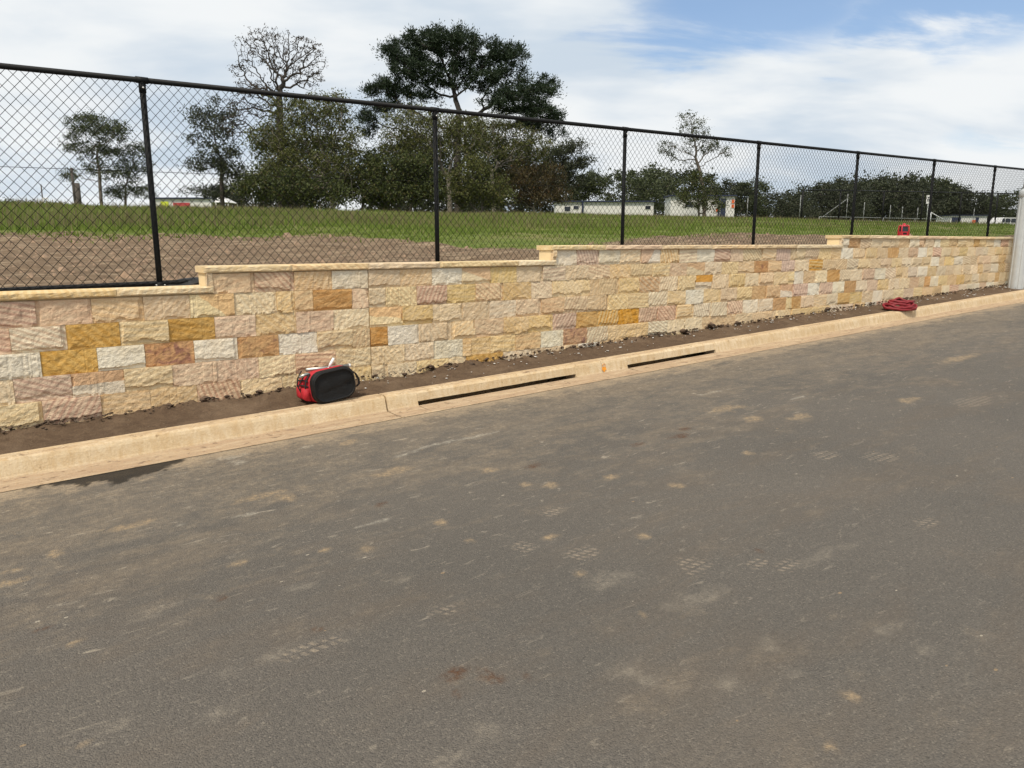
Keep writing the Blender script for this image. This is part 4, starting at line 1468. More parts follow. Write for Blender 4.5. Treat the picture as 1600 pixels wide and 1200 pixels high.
def branch_mesh(P, par, rad, sides=5):
    idx = np.where(par >= 0)[0]
    a, b = P[par[idx]], P[idx]
    ra, rb = rad[par[idx]].copy(), rad[idx]
    ra = np.minimum(ra, rb * 1.35 + 0.004)
    d = b - a
    d /= np.linalg.norm(d, axis=1)[:, None] + 1e-9
    ref = np.where(np.abs(d[:, 2:3]) < 0.9, np.array([[0, 0, 1.0]]), np.array([[1.0, 0, 0]]))
    u = np.cross(d, ref)
    u /= np.linalg.norm(u, axis=1)[:, None] + 1e-9
    w = np.cross(d, u)
    ang = np.arange(sides) * 2 * np.pi / sides
    ca, sa = np.cos(ang), np.sin(ang)
    off = u[:, None] * ca[None, :, None] + w[:, None] * sa[None, :, None]
    va = a[:, None] - d[:, None] * rb[:, None, None] * 0.3 + off * ra[:, None, None]
    vb = b[:, None] + off * rb[:, None, None]
    v = np.concatenate([va, vb], 1).reshape(-1, 3)
    base = np.arange(len(idx))[:, None] * (2 * sides)
    k = np.arange(sides)[None]
    k2 = (k + 1) % sides
    f = np.stack([base + k, base + k2, base + sides + k2, base + sides + k], 2).reshape(-1, 4)
    return np_mesh('trunk', v, f)


def leaves_mesh(C, n_per, sig, lw, ll, seed, mode='leaf', flat=0.8):
    r = np.random.default_rng(seed)
    m = len(C)
    cs = r.lognormal(0, 0.30, (m, 1, 1)) * sig
    o = r.normal(0, 1, (m, n_per, 3)) * cs * np.array([1, 1, flat])
    p = (C[:, None] + o).reshape(-1, 3)
    n = len(p)
    if mode == 'needle':
        ax = o.reshape(-1, 3) / (np.linalg.norm(o.reshape(-1, 3), axis=1)[:, None] + 1e-9)
        ax = ax + np.array([0, 0, 0.45]) + r.normal(0, 0.3, (n, 3))
    else:
        ax = r.normal(0, 1, (n, 3)) + np.array([0, 0, -0.35])
    ax /= np.linalg.norm(ax, axis=1)[:, None]
    rd = r.normal(0, 1, (n, 3))
    sd_ = np.cross(ax, rd)
    sd_ /= np.linalg.norm(sd_, axis=1)[:, None] + 1e-9
    k = r.uniform(0.7, 1.3, (n, 1))
    A, S_ = ax * ll * k, sd_ * lw * k
    v = np.stack([p - A * .5, p + S_ * .5, p + A * .5, p - S_ * .5], 1).reshape(-1, 3)
    f = np.arange(n * 4).reshape(-1, 4)
    return np_mesh('crown', v, f)


def tree(name, label, cat, base_px, t, envs, n_attr, leaf, bark, leafmat, fork=(), trunk_r=0.2, step=0.4, kill=0.55, seed=1, group=None, shell=0.6, tipfrac=1.0, sides=5, depth=0.85, up=0.05, wander=0.22, twig=0.011, wood_only_frac=0.0):
    """envs: crown masses (px, py, rx, ry, weight) as the photo shows them, at the tree's own distance"""
    Y = Y_of(base_px[0], t)
    base = at_Y(base_px[0], base_px[1], Y)
    base.z = ground_z(base) - 0.15
    sc = Y / math.hypot(F_PX, 220) * 1.0
    r = np.random.default_rng(seed)
    tot = sum(e[2] * e[3] for e in envs)
    A = []
    for e in envs:
        c = at_Y(e[0], e[1], Y)
        k = max(6, int(n_attr * e[2] * e[3] / tot))
        d = r.normal(0, 1, (k, 3))
        d /= np.linalg.norm(d, axis=1)[:, None]
        d *= (r.uniform(0, 1, (k, 1)) ** (1 / 3 * shell))
        dy = e[2] * depth if len(e) < 5 else e[2] * e[4]
        A.append(np.array(c) + d * np.array([e[2] * sc, dy * sc, e[3] * sc]) + np.array([0, r.normal(0, 0.12) * e[2] * sc, 0]))
    A = np.concatenate(A)
    A = A + r.normal(0, 0.035, A.shape) * sc * 12
    fk = [np.array(at_Y(f[0], f[1], Y)) for f in fork]
    o3 = np.array(base)
    P, par = colonize(np.zeros(3), [f - o3 for f in fk], A - o3, step, kill, seed, up=up, wander=wander)
    n = len(P)
    kids = np.bincount(par[par >= 0], minlength=n)
    acc = np.zeros(n)
    for i in range(n - 1, -1, -1):
        if acc[i] == 0:
            acc[i] = 1.0
        if par[i] >= 0:
            acc[par[i]] += acc[i]
    rad = twig * acc ** (math.log(trunk_r / twig) / math.log(max(acc[0], 6.0)))
    zz = P[:, 2] / max(P[:, 2].max(), 0.1)
    rad = rad * (1.15 - 0.35 * zz)
    root = empty(name, base)
    tag(root, label, cat, group)
    link('trunk', branch_mesh(P, par, rad, sides), bark, root)
    if leaf:
        n_per, sig, lw, ll, mode, prob = leaf
        n_per, lw, ll, sig = int(n_per * DENS), lw * 1.35, ll * 1.2, sig * 1.15
        tips = np.where(kids == 0)[0]
        if tipfrac < 1:
            tips = tips[r.uniform(0, 1, len(tips)) < tipfrac]
        mids = np.where((kids > 0) & (acc < 7) & (r.uniform(0, 1, n) < prob))[0]
        C = P[np.concatenate([tips, mids])]
        link('crown', leaves_mesh(C, n_per, sig, lw, ll, seed + 3, mode), leafmat, root)
    return root


DENS = 2.6
# the big pine
tree('pine_tree', 'tallest dark green pine with broad layered crown rising behind the scrub', 'tree', (716, 322), 56,
     [(633, 80, 38, 22), (672, 62, 40, 16), (705, 66, 52, 20), (753, 80, 42, 20), (800, 90, 28, 20), (652, 108, 46, 17), (711, 104, 36, 14), (782, 108, 38, 12), (607, 137, 34, 18), (582, 140, 16, 9), (640, 140, 26, 12),
      (580, 178, 22, 18), (572, 200, 14, 16), (820, 146, 50, 20), (855, 136, 24, 18), (793, 163, 46, 14), (847, 178, 38, 18), (868, 190, 14, 9), (830, 196, 34, 8), (872, 217, 12, 5), (600, 165, 26, 12), (690, 126, 48, 9), (755, 122, 40, 9), (664, 150, 24, 7), (772, 141, 24, 7), (735, 136, 20, 7)],
     1700, (44, 0.20, 0.05, 0.20, 'needle', 0.85), M_BARKD, M_PINE, fork=[(714, 240), (716, 178)], trunk_r=0.33, step=0.42, kill=0.52, seed=21, shell=0.9, depth=0.9, up=0.02, twig=0.019)
# tall dying tree
tree('bare_tree', 'tall nearly leafless tree with twisted bare branches behind the olive scrub', 'tree', (438, 320), 57,
     [(398, 72, 34, 26), (420, 52, 22, 12), (445, 66, 22, 18), (478, 78, 30, 20), (492, 100, 18, 20), (376, 104, 20, 16), (440, 96, 44, 22), (402, 140, 44, 14), (478, 122, 30, 14), (385, 168, 36, 16), (362, 195, 24, 18)],
     2000, (4, 0.08, 0.05, 0.11, 'leaf', 0.2), M_BARKD, M_DEADL, fork=[(438, 240), (436, 150)], trunk_r=0.30, step=0.30, kill=0.32, seed=33, shell=1.25, wander=0.42, tipfrac=0.8, twig=0.016)
# gums on the left
tree('gum_tree', 'lone gum tree at far left with umbrella crown and several thin stems', 'tree', (157, 318), 98,
     [(150, 196, 44, 16), (122, 226, 24, 16), (158, 236, 30, 16), (168, 205, 34, 18), (112, 274, 14, 11), (150, 262, 22, 12), (180, 270, 22, 10), (190, 258, 12, 8)],
     900, (22, 0.22, 0.065, 0.16, 'leaf', 0.4), M_BARK, M_GUM, fork=[(156, 290), (155, 262)], trunk_r=0.18, step=0.45, kill=0.5, seed=41, shell=0.8)
tree('gum_tree', 'gum with drooping rounded crown beside the leftmost fence post', 'tree', (192, 318), 99,
     [(212, 240, 22, 18), (222, 258, 14, 14), (200, 268, 16, 12), (205, 296, 34, 12), (232, 300, 16, 12), (185, 302, 20, 10)],
     640, (22, 0.22, 0.065, 0.16, 'leaf', 0.4), M_BARK, M_GUM, fork=[(196, 290)], trunk_r=0.14, step=0.45, kill=0.5, seed=42, shell=0.8)
tree('gum_tree', 'open gum tree with ragged clumps, leftmost of the central grove', 'tree', (346, 316), 68,
     [(309, 180, 18, 12), (337, 168, 17, 17), (305, 216, 18, 12), (340, 200, 30, 18), (318, 256, 28, 14), (345, 238, 30, 18), (304, 298, 20, 9), (365, 270, 26, 18), (335, 300, 30, 10), (362, 180, 14, 16)],
     800, (26, 0.25, 0.07, 0.17, 'leaf', 0.55), M_BARKD, M_GUMD, fork=[(346, 285), (347, 255)], trunk_r=0.18, step=0.42, kill=0.6, seed=43, shell=0.8)
# olive scrub of the grove
tree('scrub_tree', 'olive green scrub tree with grey twigs in front of the bare tree', 'tree', (520, 322), 52,
     [(450, 172, 40, 26), (500, 165, 46, 26), (425, 215, 40, 26), (480, 215, 48, 34), (530, 210, 32, 38), (455, 262, 48, 28), (515, 262, 46, 30), (540, 240, 24, 26)],
     1500, (24, 0.22, 0.06, 0.13, 'leaf', 0.4), M_BARKP, M_OLIVE, fork=[(518, 300), (508, 280)], trunk_r=0.17, step=0.32, kill=0.40, seed=51, shell=0.9, tipfrac=0.5, wander=0.45, twig=0.019)
tree('shrub', 'low deep green shrub under the bare tree, left side of the grove', 'shrub', (455, 322), 50,
     [(400, 292, 34, 22), (450, 296, 46, 26), (500, 300, 40, 22)],
     380, (34, 0.24, 0.07, 0.16, 'leaf', 0.6), M_BARK, M_OLIVED, trunk_r=0.10, step=0.34, kill=0.48, seed=52, shell=0.95)
tree('scrub_tree', 'olive scrub tree with forked pale trunk beside the second fence post', 'tree', (703, 325), 50,
     [(640, 190, 42, 24), (690, 195, 44, 24), (620, 225, 30, 24), (660, 232, 40, 26), (735, 205, 34, 22), (720, 240, 34, 22), (650, 200, 40, 20)],
     1500, (26, 0.22, 0.06, 0.13, 'leaf', 0.5), M_BARKP, M_OLIVE, fork=[(702, 298), (700, 276)], trunk_r=0.20, step=0.34, kill=0.46, seed=53, shell=0.9, tipfrac=0.58, wander=0.4, twig=0.018)
tree('shrub', 'dense dark green shrub left of the forked pale trunk', 'shrub', (620, 324), 49,
     [(595, 268, 30, 26), (640, 270, 44, 30), (610, 300, 44, 24), (665, 300, 34, 22)],
     620, (36, 0.25, 0.07, 0.17, 'leaf', 0.7), M_BARK, M_OLIVED, trunk_r=0.12, step=0.34, kill=0.48, seed=54, shell=0.95)
tree('shrub', 'bright olive shrub spreading low right of the second fence post', 'shrub', (752, 328), 47,
     [(740, 285, 38, 38), (770, 300, 30, 28), (725, 305, 24, 22)],
     480, (34, 0.23, 0.06, 0.16, 'leaf', 0.6), M_BARK, M_OLIVE, trunk_r=0.10, step=0.34, kill=0.46, seed=55, shell=0.95)
tree('scrub_tree', 'olive scrub tree with bare grey limbs right of the pine trunk', 'tree', (772, 325), 53,
     [(770, 205, 40, 22), (812, 212, 36, 18), (790, 235, 34, 20), (835, 232, 30, 20), (800, 250, 30, 14)],
     1200, (24, 0.22, 0.06, 0.13, 'leaf', 0.4), M_BARKP, M_OLIVE, fork=[(770, 290), (768, 268)], trunk_r=0.16, step=0.34, kill=0.46, seed=56, shell=0.9, tipfrac=0.45, wander=0.45, twig=0.019)
tree('shrub', 'brownish scrub thicket at the right end of the grove', 'shrub', (832, 328), 51,
     [(815, 282, 36, 30), (850, 285, 36, 32), (835, 305, 44, 20), (875, 300, 16, 22)],
     620, (28, 0.22, 0.05, 0.16, 'leaf', 0.6), M_BARKP, M_BROWNL, trunk_r=0.11, step=0.34, kill=0.48, seed=57, shell=0.95)
tree('scrub_tree', 'dark scrub tree filling the grove behind the bare tree trunk', 'tree', (465, 320), 61,
     [(425, 225, 30, 22), (470, 240, 40, 26), (520, 250, 38, 24), (440, 275, 50, 28), (510, 282, 50, 28), (550, 290, 26, 20)],
     800, (24, 0.28, 0.07, 0.17, 'leaf', 0.5), M_BARK, M_OLIVED, trunk_r=0.16, step=0.40, kill=0.52, seed=81, shell=0.95)
tree('scrub_tree', 'dark scrub tree behind the shrubs left of the pine trunk', 'tree', (640, 320), 60,
     [(610, 240, 30, 20), (660, 235, 40, 24), (640, 270, 50, 28), (690, 268, 34, 26)],
     800, (24, 0.28, 0.07, 0.17, 'leaf', 0.5), M_BARK, M_OLIVED, trunk_r=0.16, step=0.40, kill=0.52, seed=82, shell=0.95)
tree('scrub_tree', 'dark scrub tree behind the olive limbs right of the pine trunk', 'tree', (780, 320), 60,
     [(745, 225, 34, 26), (790, 240, 40, 26), (770, 275, 50, 30), (820, 265, 34, 26)],
     800, (30, 0.28, 0.07, 0.17, 'leaf', 0.5), M_BARK, M_OLIVED, trunk_r=0.16, step=0.40, kill=0.52, seed=83, shell=0.95)
tree('dead_trunk', 'broken grey dead trunk standing at the gap in the grove', 'tree trunk', (552, 323), 49,
     [(545, 262, 5, 8), (540, 275, 12, 4)], 10, None, M_BARKP, None, fork=[(551, 300), (548, 275)], trunk_r=0.24, step=0.4, kill=0.4, seed=58)
tree('shrub', 'dark shrub filling the gap behind the broken dead trunk', 'shrub', (565, 322), 58,
     [(555, 285, 24, 28), (575, 270, 22, 34), (585, 300, 26, 20)],
     360, (34, 0.26, 0.07, 0.18, 'leaf', 0.7), M_BARK, M_OLIVED, trunk_r=0.1, step=0.36, kill=0.5, seed=59, shell=0.95)
# right of the grove
tree('gum_tree', 'dark gum with flat topped clumps just right of the pine', 'tree', (884, 318), 74,
     [(898, 230, 18, 10), (880, 238, 18, 10), (858, 246, 18, 16), (908, 252, 20, 10), (880, 262, 26, 12), (862, 275, 16, 14), (895, 285, 24, 14)],
     380, (34, 0.30, 0.09, 0.24, 'leaf', 0.65), M_BARK, M_GUMD, fork=[(885, 292), (884, 272)], trunk_r=0.15, step=0.42, kill=0.6, seed=61, shell=0.85)
tree('gum_tree', 'small rounded green gum between the pine and the long white cabin', 'tree', (922, 318), 82,
     [(920, 286, 24, 16), (930, 298, 16, 12), (905, 300, 16, 10)],
     260, (34, 0.30, 0.10, 0.24, 'leaf', 0.7), M_BARK, M_GUM, trunk_r=0.12, step=0.42, kill=0.6, seed=62, shell=0.9)
tree('street_tree', 'sparse spreading tree with leaf tufts in front of the second white cabin', 'tree', (1101, 336), 48,
     [(1074, 190, 17, 13), (1093, 202, 16, 13), (1064, 233, 14, 10), (1106, 228, 20, 11), (1131, 239, 13, 9), (1056, 244, 12, 7), (1085, 215, 22, 14), (1042, 232, 14, 14), (1120, 222, 10, 8), (1078, 250, 10, 8)],
     900, (14, 0.15, 0.06, 0.12, 'leaf', 0.12), M_BARK, M_GUM, fork=[(1100, 300), (1092, 262), (1088, 250)], trunk_r=0.17, step=0.28, kill=0.32, seed=63, shell=0.9, tipfrac=0.55, wander=0.35, twig=0.012)
tree('shrub', 'round dark green shrub hugging the foot of the sparse tree', 'shrub', (1092, 336), 46.5,
     [(1086, 282, 12, 16), (1108, 296, 16, 18), (1070, 310, 14, 16), (1094, 312, 22, 18), (1120, 318, 14, 12)],
     460, (20, 0.2, 0.06, 0.16, 'leaf', 0.6), M_BARK, M_OLIVED, trunk_r=0.10, step=0.30, kill=0.42, seed=64, shell=0.9)

# far gums: three growth forms, copied with their parts
FAR = 'far gum trees along the skyline'
protos = []
for i, (envs, nm) in enumerate((([(0, -60, 46, 24), (-30, -42, 26, 16), (34, -40, 26, 18), (0, -30, 34, 14)], 'a'), ([(-22, -70, 26, 22), (20, -58, 30, 20), (0, -36, 38, 18), (-36, -44, 16, 14)], 'b'), ([(0, -46, 62, 26), (-36, -36, 34, 22), (38, -34, 34, 22), (0, -22, 60, 16)], 'c'))):
    protos.append(envs)


def far_tree_mesh(envs, seed):
    r = np.random.default_rng(seed)
    A = []
    k = 0.1                                     # prototype in metres, one unit of the list is 10 cm
    for e in envs:
        n = int(e[2] * e[3] / 8)
        d = r.normal(0, 1, (n, 3))
        d /= np.linalg.norm(d, axis=1)[:, None]
        d *= r.uniform(0, 1, (n, 1)) ** 0.28
        A.append(np.array([e[0] * k, 0, -e[1] * k]) + d * np.array([e[2], e[2] * 0.9, e[3]]) * k)
    A = np.concatenate(A)
    P, par = colonize(np.zeros(3), [np.array([0, 0, 1.8])], A, 0.6, 0.8, seed)
    n = len(P)
    acc = np.zeros(n)
    kids = np.bincount(par[par >= 0], minlength=n)
    for i in range(n - 1, -1, -1):
        acc[i] = max(acc[i], 1)
        if par[i] >= 0:
            acc[par[i]] += acc[i]
    rad = np.minimum(0.02 * acc ** 0.42, 0.3)
    C = P[kids == 0]
    return branch_mesh(P, par, rad, 4), leaves_mesh(C, 110, 0.48, 0.17, 0.36, seed + 1)


FM = [far_tree_mesh(e, 70 + i) for i, e in enumerate(protos)]
far_specs = [  # px, base py, top py, distance t, form, label
    (985, 316, 272, 88, 1, 'far gum left of the third fence post, above the long white cabin'),
    (1024, 316, 268, 92, 1, 'far gum with open top just right of the third fence post'),
    (1060, 318, 270, 98, 0, 'far domed gum behind the left end of the second white cabin'),
    (1138, 338, 287, 80, 0, 'far gum right behind the navy cabin door'),
    (1168, 338, 287, 78, 1, 'far gum touching the fourth fence post on its left'),
    (1212, 342, 310, 78, 2, 'low far gum just right of the fourth fence post'),
    (1248, 342, 314, 80, 0, 'small far gum between the fourth and fifth fence posts'),
    (1282, 344, 298, 82, 2, 'far gum where the skyline starts to climb, left of the fifth fence post'),
    (1312, 345, 284, 82, 0, 'far gum on the skyline just left of the fifth fence post'),
    (1338, 346, 288, 84, 1, 'far gum directly behind the fifth fence post'),
    (1366, 348, 290, 84, 2, 'far gum on the skyline right of the fifth fence post'),
    (1396, 348, 278, 86, 0, 'tallest far gum on the skyline above the red laser'),
    (1424, 348, 282, 86, 1, 'far gum on the skyline left of the white street sign'),
    (1450, 350, 286, 88, 0, 'far gum behind the sixth fence post'),
    (1480, 352, 302, 84, 2, 'far gum above the small far cabin, left side'),
    (1508, 354, 314, 80, 2, 'far gum above the small far cabin, right side'),
    (1532, 356, 326, 76, 0, 'small far gum where the skyline drops, left of the last fence post'),
    (1582, 356, 298, 60, 1, 'gum behind the lamp post at the right edge'),
    (30, 318, 306, 150, 2, 'low distant treetop on the far left skyline'),
    (82, 318, 303, 150, 0, 'distant treetop left of the lone gum, near the timber post'),
    (405, 318, 285, 95, 2, 'far dark gum seen through the left part of the grove'),
    (480, 318, 280, 98, 0, 'far dark gum seen behind the olive scrub tree'),
    (650, 318, 282, 95, 2, 'far dark gum behind the shrub by the second fence post'),
    (800, 318, 275, 95, 2, 'far dark gum behind the brownish thicket'),
    (60, 318, 309, 170, 2, 'lowest strip of trees on the far left horizon'),
]
for i, (px, by, ty, t, k, lab) in enumerate(far_specs):
    Y = Y_of(px, t)
    b = at_Y(px, by, Y)
    top = at_Y(px, ty, Y).z
    b.z = ground_z(b) - 0.1
    hgt = {0: 7.9, 1: 8.4, 2: 6.4}[k]
    sc = (top - b.z) / hgt * (0.75 if px < 100 else 1.0)
    root = empty('gum_tree', b, random.Random(i).uniform(0, 6.28))
    wide = 1.0 if sc > 0.6 else 1.5
    root.scale = (sc * 1.15 * wide, sc * 1.15 * wide, sc)
    tag(root, lab, 'tree', FAR)
    link('trunk', FM[k][0], M_BARK, root)
    link('crown', FM[k][1], M_GUMD if i % 3 else M_GUM, root)


# ------------------------------------------------------------------ rough pasture
def grass(name, label, mat, n, tmin, tmax, hmin, hmax, wid, seed, per=4, spread=0.10, edge=True, lean=0.35):
    r = np.random.default_rng(seed)
    a = r.uniform(-0.85, 0.95, n)
    t = tmin + (tmax - tmin) * r.uniform(0, 1, n) ** 1.15
    Y = t / (a * NX + NY)
    X = a * Y
    s = X * DX + Y * DY
    if edge:
        e = edge_t(s) + 1.6 * fbm(s * 0.5, t * 0.5, 77, 4) - 0.5 + np.where(r.uniform(0, 1, n) < 0.1, -1.6, 0)
        keep = (t > e) & (Y < 150)
        patch = fbm(s * 0.25, t * 0.25, 78, 3)
        keep &= r.uniform(0, 1, n) < np.clip(0.75 + patch, 0.25, 1)
    else:
        keep = Y < 150
    s, t = s[keep], t[keep]
    n = len(s)
    s = np.repeat(s, per) + r.normal(0, spread, n * per)
    t = np.repeat(t, per) + r.normal(0, spread, n * per)
    z = field_z(s, t) + EYE - 0.03
    m = len(s)
    hv = r.uniform(hmin, hmax, m) * np.clip((t - 7) / 15, 0.4, 1.0) * (0.75 + 0.6 * np.clip(fbm(s * 0.3, t * 0.3, 79, 3) + 0.4, 0, 1))
    az = r.uniform(0, 2 * np.pi, m)
    dx, dy = np.cos(az), np.sin(az)
    ln = hv * r.uniform(0.0, lean, m)
    w = wid * r.uniform(0.7, 1.4, m)
    base = np.stack([s, t, z], 1)
    side = np.stack([-dy, dx, 0 * dx], 1) * w[:, None]
    tip = base + np.stack([dx * ln, dy * ln, hv], 1)
    mid = base + np.stack([dx * ln * 0.3, dy * ln * 0.3, hv * 0.55], 1)
    v = np.stack([base - side, base + side, mid + side * 0.7, tip, mid - side * 0.7], 1).reshape(-1, 3)
    b = np.arange(m)[:, None] * 5
    me = np_mesh(name, v, np.concatenate([b + np.array([[0, 1, 2, 4]])]))
    # tips as triangles in a second sheet of faces
    f3 = b + np.array([[4, 2, 3]])
    me2 = bpy.data.meshes.new(name)
    allf = np.concatenate([np.stack([b[:, 0], b[:, 0] + 1, b[:, 0] + 2], 1), np.stack([b[:, 0], b[:, 0] + 2, b[:, 0] + 4], 1), f3])
    me = np_mesh(name, v, allf)
    o = link(name, me, mat, rz=ALPHA)
    tag(o, label, 'grass', kind='stuff')


grass('pasture_grass', 'green pasture grass covering the rise behind the fence', M_GRASS, 60000, 8.6, 47, 0.09, 0.24, 0.013, 5)
grass('seeding_grass', 'taller dry seeding grass along the crest of the rise', M_DRYGR, 12000, 20, 49, 0.18, 0.40, 0.009, 6, per=3, spread=0.16)

# ------------------------------------------------------------------ site cabins, vehicles, poles in the distance
def cabin(label, x0, x1, ytop, ybot, t, depth, doors=(), windows=(), posts=(), signs=(), ang=0.0):
    """a flat roofed site cabin; x0..x1 photo columns of its long face"""
    xm = (x0 + x1) / 2
    Y = Y_of(xm, t)
    a, b = at_Y(x0, ybot, Y), at_Y(x1, ybot, Y)
    w = b.x - a.x
    zb = min(ground_z(a), ground_z(b)) - 0.25
    h = at_Y(xm, ytop, Y).z - zb
    hb = at_Y(xm, ybot, Y).z - zb
    root = empty('site_cabin', ((a.x + b.x) / 2, Y, zb), ang)
    tag(root, label, 'cabin', 'white site cabins')
    MB().box(-w / 2, w / 2, 0, depth, 0, h - 0.12).build('wall', M_BWHITE, root)
    MB().box(-w / 2 - 0.15, w / 2 + 0.15, -0.25, depth + 0.15, h - 0.118, h + 0.02).build('roof', M_NAVY, root)
    k = w / (x1 - x0)
    n = max(2, int(w / 1.2))
    for i in range(1, n):
        x = -w / 2 + w * i / n
        MB().box(x - 0.015, x + 0.015, -0.012, 0.0, 0.0, h - 0.13).build('panel_batten', M_BWHITE, root)
    for dx0, dx1 in doors:
        MB().box(-w / 2 + (dx0 - x0) * k, -w / 2 + (dx1 - x0) * k, -0.05, -0.004, 0.1, h - 0.35).build('door', M_NAVY, root)
    for dx0, dx1, y0, y1 in windows:
        zz0, zz1 = hb + (ybot - y1) * k, hb + (ybot - y0) * k
        wf = MB().box(-w / 2 + (dx0 - x0) * k - .05, -w / 2 + (dx1 - x0) * k + .05, -0.04, -0.004, zz0 - .05, zz1 + .05).build('window', M_BWHITE, root)
        MB().box(-w / 2 + (dx0 - x0) * k, -w / 2 + (dx1 - x0) * k, -0.055, -0.041, zz0, zz1).build('pane', M_GLASSD, wf)
    for p in posts:
        x = -w / 2 + (p - x0) * k
        MB().box(x - .09, x + .09, -0.22, -0.06, 0, h - 0.12).build('corner_post', M_NAVY, root)
    for dx0, dx1, y0, y1, mt in signs:
        zz0, zz1 = hb + (ybot - y1) * k, hb + (ybot - y0) * k
        MB().box(-w / 2 + (dx0 - x0) * k, -w / 2 + (dx1 - x0) * k, -0.07, -0.056, zz0, zz1).build('sign', mt, root)
    return root


cabin('long white cabin with navy post and dark windows right of the grove', 868, 1021, 314, 333, 60, 3.0, windows=[(882, 891, 323, 330), (896, 904, 322, 327), (1008, 1016, 322, 327)], posts=[910])
cabin('white cabin with a navy door and orange notices behind the sparse tree', 1047, 1147, 305, 337, 52, 3.0, doors=[(1125, 1133)], posts=[1122], signs=[(1142, 1146, 313, 318, M_ORANGE), (1142, 1146, 320, 325, M_ORANGE), (1118, 1121, 326, 331, M_ORANGE)], windows=[(1070, 1082, 316, 324)])
cabin('small white cabin with dark roller door at far right behind the fence', 1484, 1541, 336, 352, 52, 4.0, doors=[(1486, 1500), (1523, 1528)], signs=[(1518, 1523, 344, 352, M_ORANGE)])
cabin('low white shed with red banner and lime sign at far left skyline', 243, 330, 309, 322, 90, 4.0, signs=[(271, 297, 317, 323, M_SIGNRED), (252, 264, 315, 323, M_YELLOW)])


def white_tent():
    Y = Y_of(338, 88)
    a, b = at_Y(318, 322, Y), at_Y(357, 322, Y)
    zb = ground_z(a) - 0.2
    root = empty('marquee', ((a.x + b.x) / 2, Y, zb))
    tag(root, 'white open sided marquee beside the red banner shed', 'marquee')
    w = b.x - a.x
    h0, h1 = at_Y(338, 316, Y).z - zb, at_Y(338, 307, Y).z - zb
    MB().add([(-w / 2, 0, h0), (w / 2, 0, h0), (w / 2, 3, h0), (-w / 2, 3, h0), (-0.2, 1.5, h1), (0.6, 1.5, h1)], [(0, 1, 5, 4), (1, 2, 5), (2, 3, 4, 5), (3, 0, 4), (0, 3, 2, 1)]).build('canopy', M_SIGNW, root)
    for x, y in ((-w / 2 + .05, .05), (w / 2 - .05, .05), (w / 2 - .05, 2.95), (-w / 2 + .05, 2.95), (0, 0.05)):
        MB().tube([(x, y, 0), (x, y, h0)], 0.05, 6).build('leg', M_SIGNW, root)
    MB().box(-w / 2 + 0.3, -0.3, 2.0, 2.05, 0, h0 - 0.2).build('side_wall', M_SIGNW, root)


white_tent()


def van(px, by, t, label, rz, length=4.9):
    Y = Y_of(px, t)
    b = at_Y(px, by, Y)
    b.z = at_Y(px, by, Y).z
    root = empty('parked_van', b, rz)
    tag(root, label, 'van', 'white vehicles parked beside the far cabin')
    L, Wd, Hh = length, 1.8, 1.95
    prof = [(-L / 2, 0.35), (L / 2 - 0.1, 0.35), (L / 2, 0.55), (L / 2 - 0.05, 0.95), (L / 2 - 1.0, 1.12), (L / 2 - 1.75, Hh), (-L / 2 + 0.12, Hh), (-L / 2, 1.1)]
    n = len(prof)
    vs = [(x, -Wd / 2, z) for x, z in prof] + [(x, Wd / 2, z) for x, z in prof]
    fs = [tuple(range(n)), tuple(range(2 * n - 1, n - 1, -1))] + [(i, i + n, (i + 1) % n + n, (i + 1) % n) for i in range(n)]
    MB().add(vs, fs).build('body', M_CARW, root)
    for y in (-Wd / 2 - 0.012, Wd / 2 + 0.002):
        for x0, x1 in ((-L / 2 + 0.35, -0.75), (-0.60, 0.40), (0.52, 1.05)):
            MB().box(x0, x1, y, y + 0.01, 1.2, 1.78).build('side_window', M_GLASSD, root)
    MB().box(-L / 2 - 0.012, -L / 2 + 0.0, -0.7, 0.7, 1.2, 1.78).build('rear_window', M_GLASSD, root)
    for x in (-L / 2 + 0.95, L / 2 - 0.95):
        for y in (-Wd / 2 - 0.005, Wd / 2 + 0.005):
            wh = MB().tube([(x, y - 0.1, 0.34), (x, y + 0.1, 0.34)], 0.34, 16).build('wheel', M_TYRE, root)
            MB().tube([(x, y - 0.108, 0.34), (x, y + 0.108, 0.34)], 0.2, 12).build('rim', M_GALV, wh)
    for y in (-0.8, 0.8):
        MB().box(-L / 2 - 0.014, -L / 2, y - 0.08, y + 0.08, 0.7, 1.05).build('tail_light', M_REDPL, root)


van(1563, 361, 46, 'white van parked at the right, left one of the pair beside the lamp post', R(200))
van(1588, 361, 45, 'white van half hidden by the lamp post', R(195))


def pole(name, label, cat, px, ytop, t, r, mat, group=None, extra=None, ybot=None):
    Y = Y_of(px, t)
    b = at_Y(px, 340, Y)
    b.z = ground_z(b) - 0.2
    h = at_Y(px, ytop, Y).z - b.z
    root = empty(name, b)
    tag(root, label, cat, group)
    MB().tube([(0, 0, 0), (0, 0, h)], r, 8).build('post', mat, root, True)
    if extra:
        extra(root, h, Y)
    return root


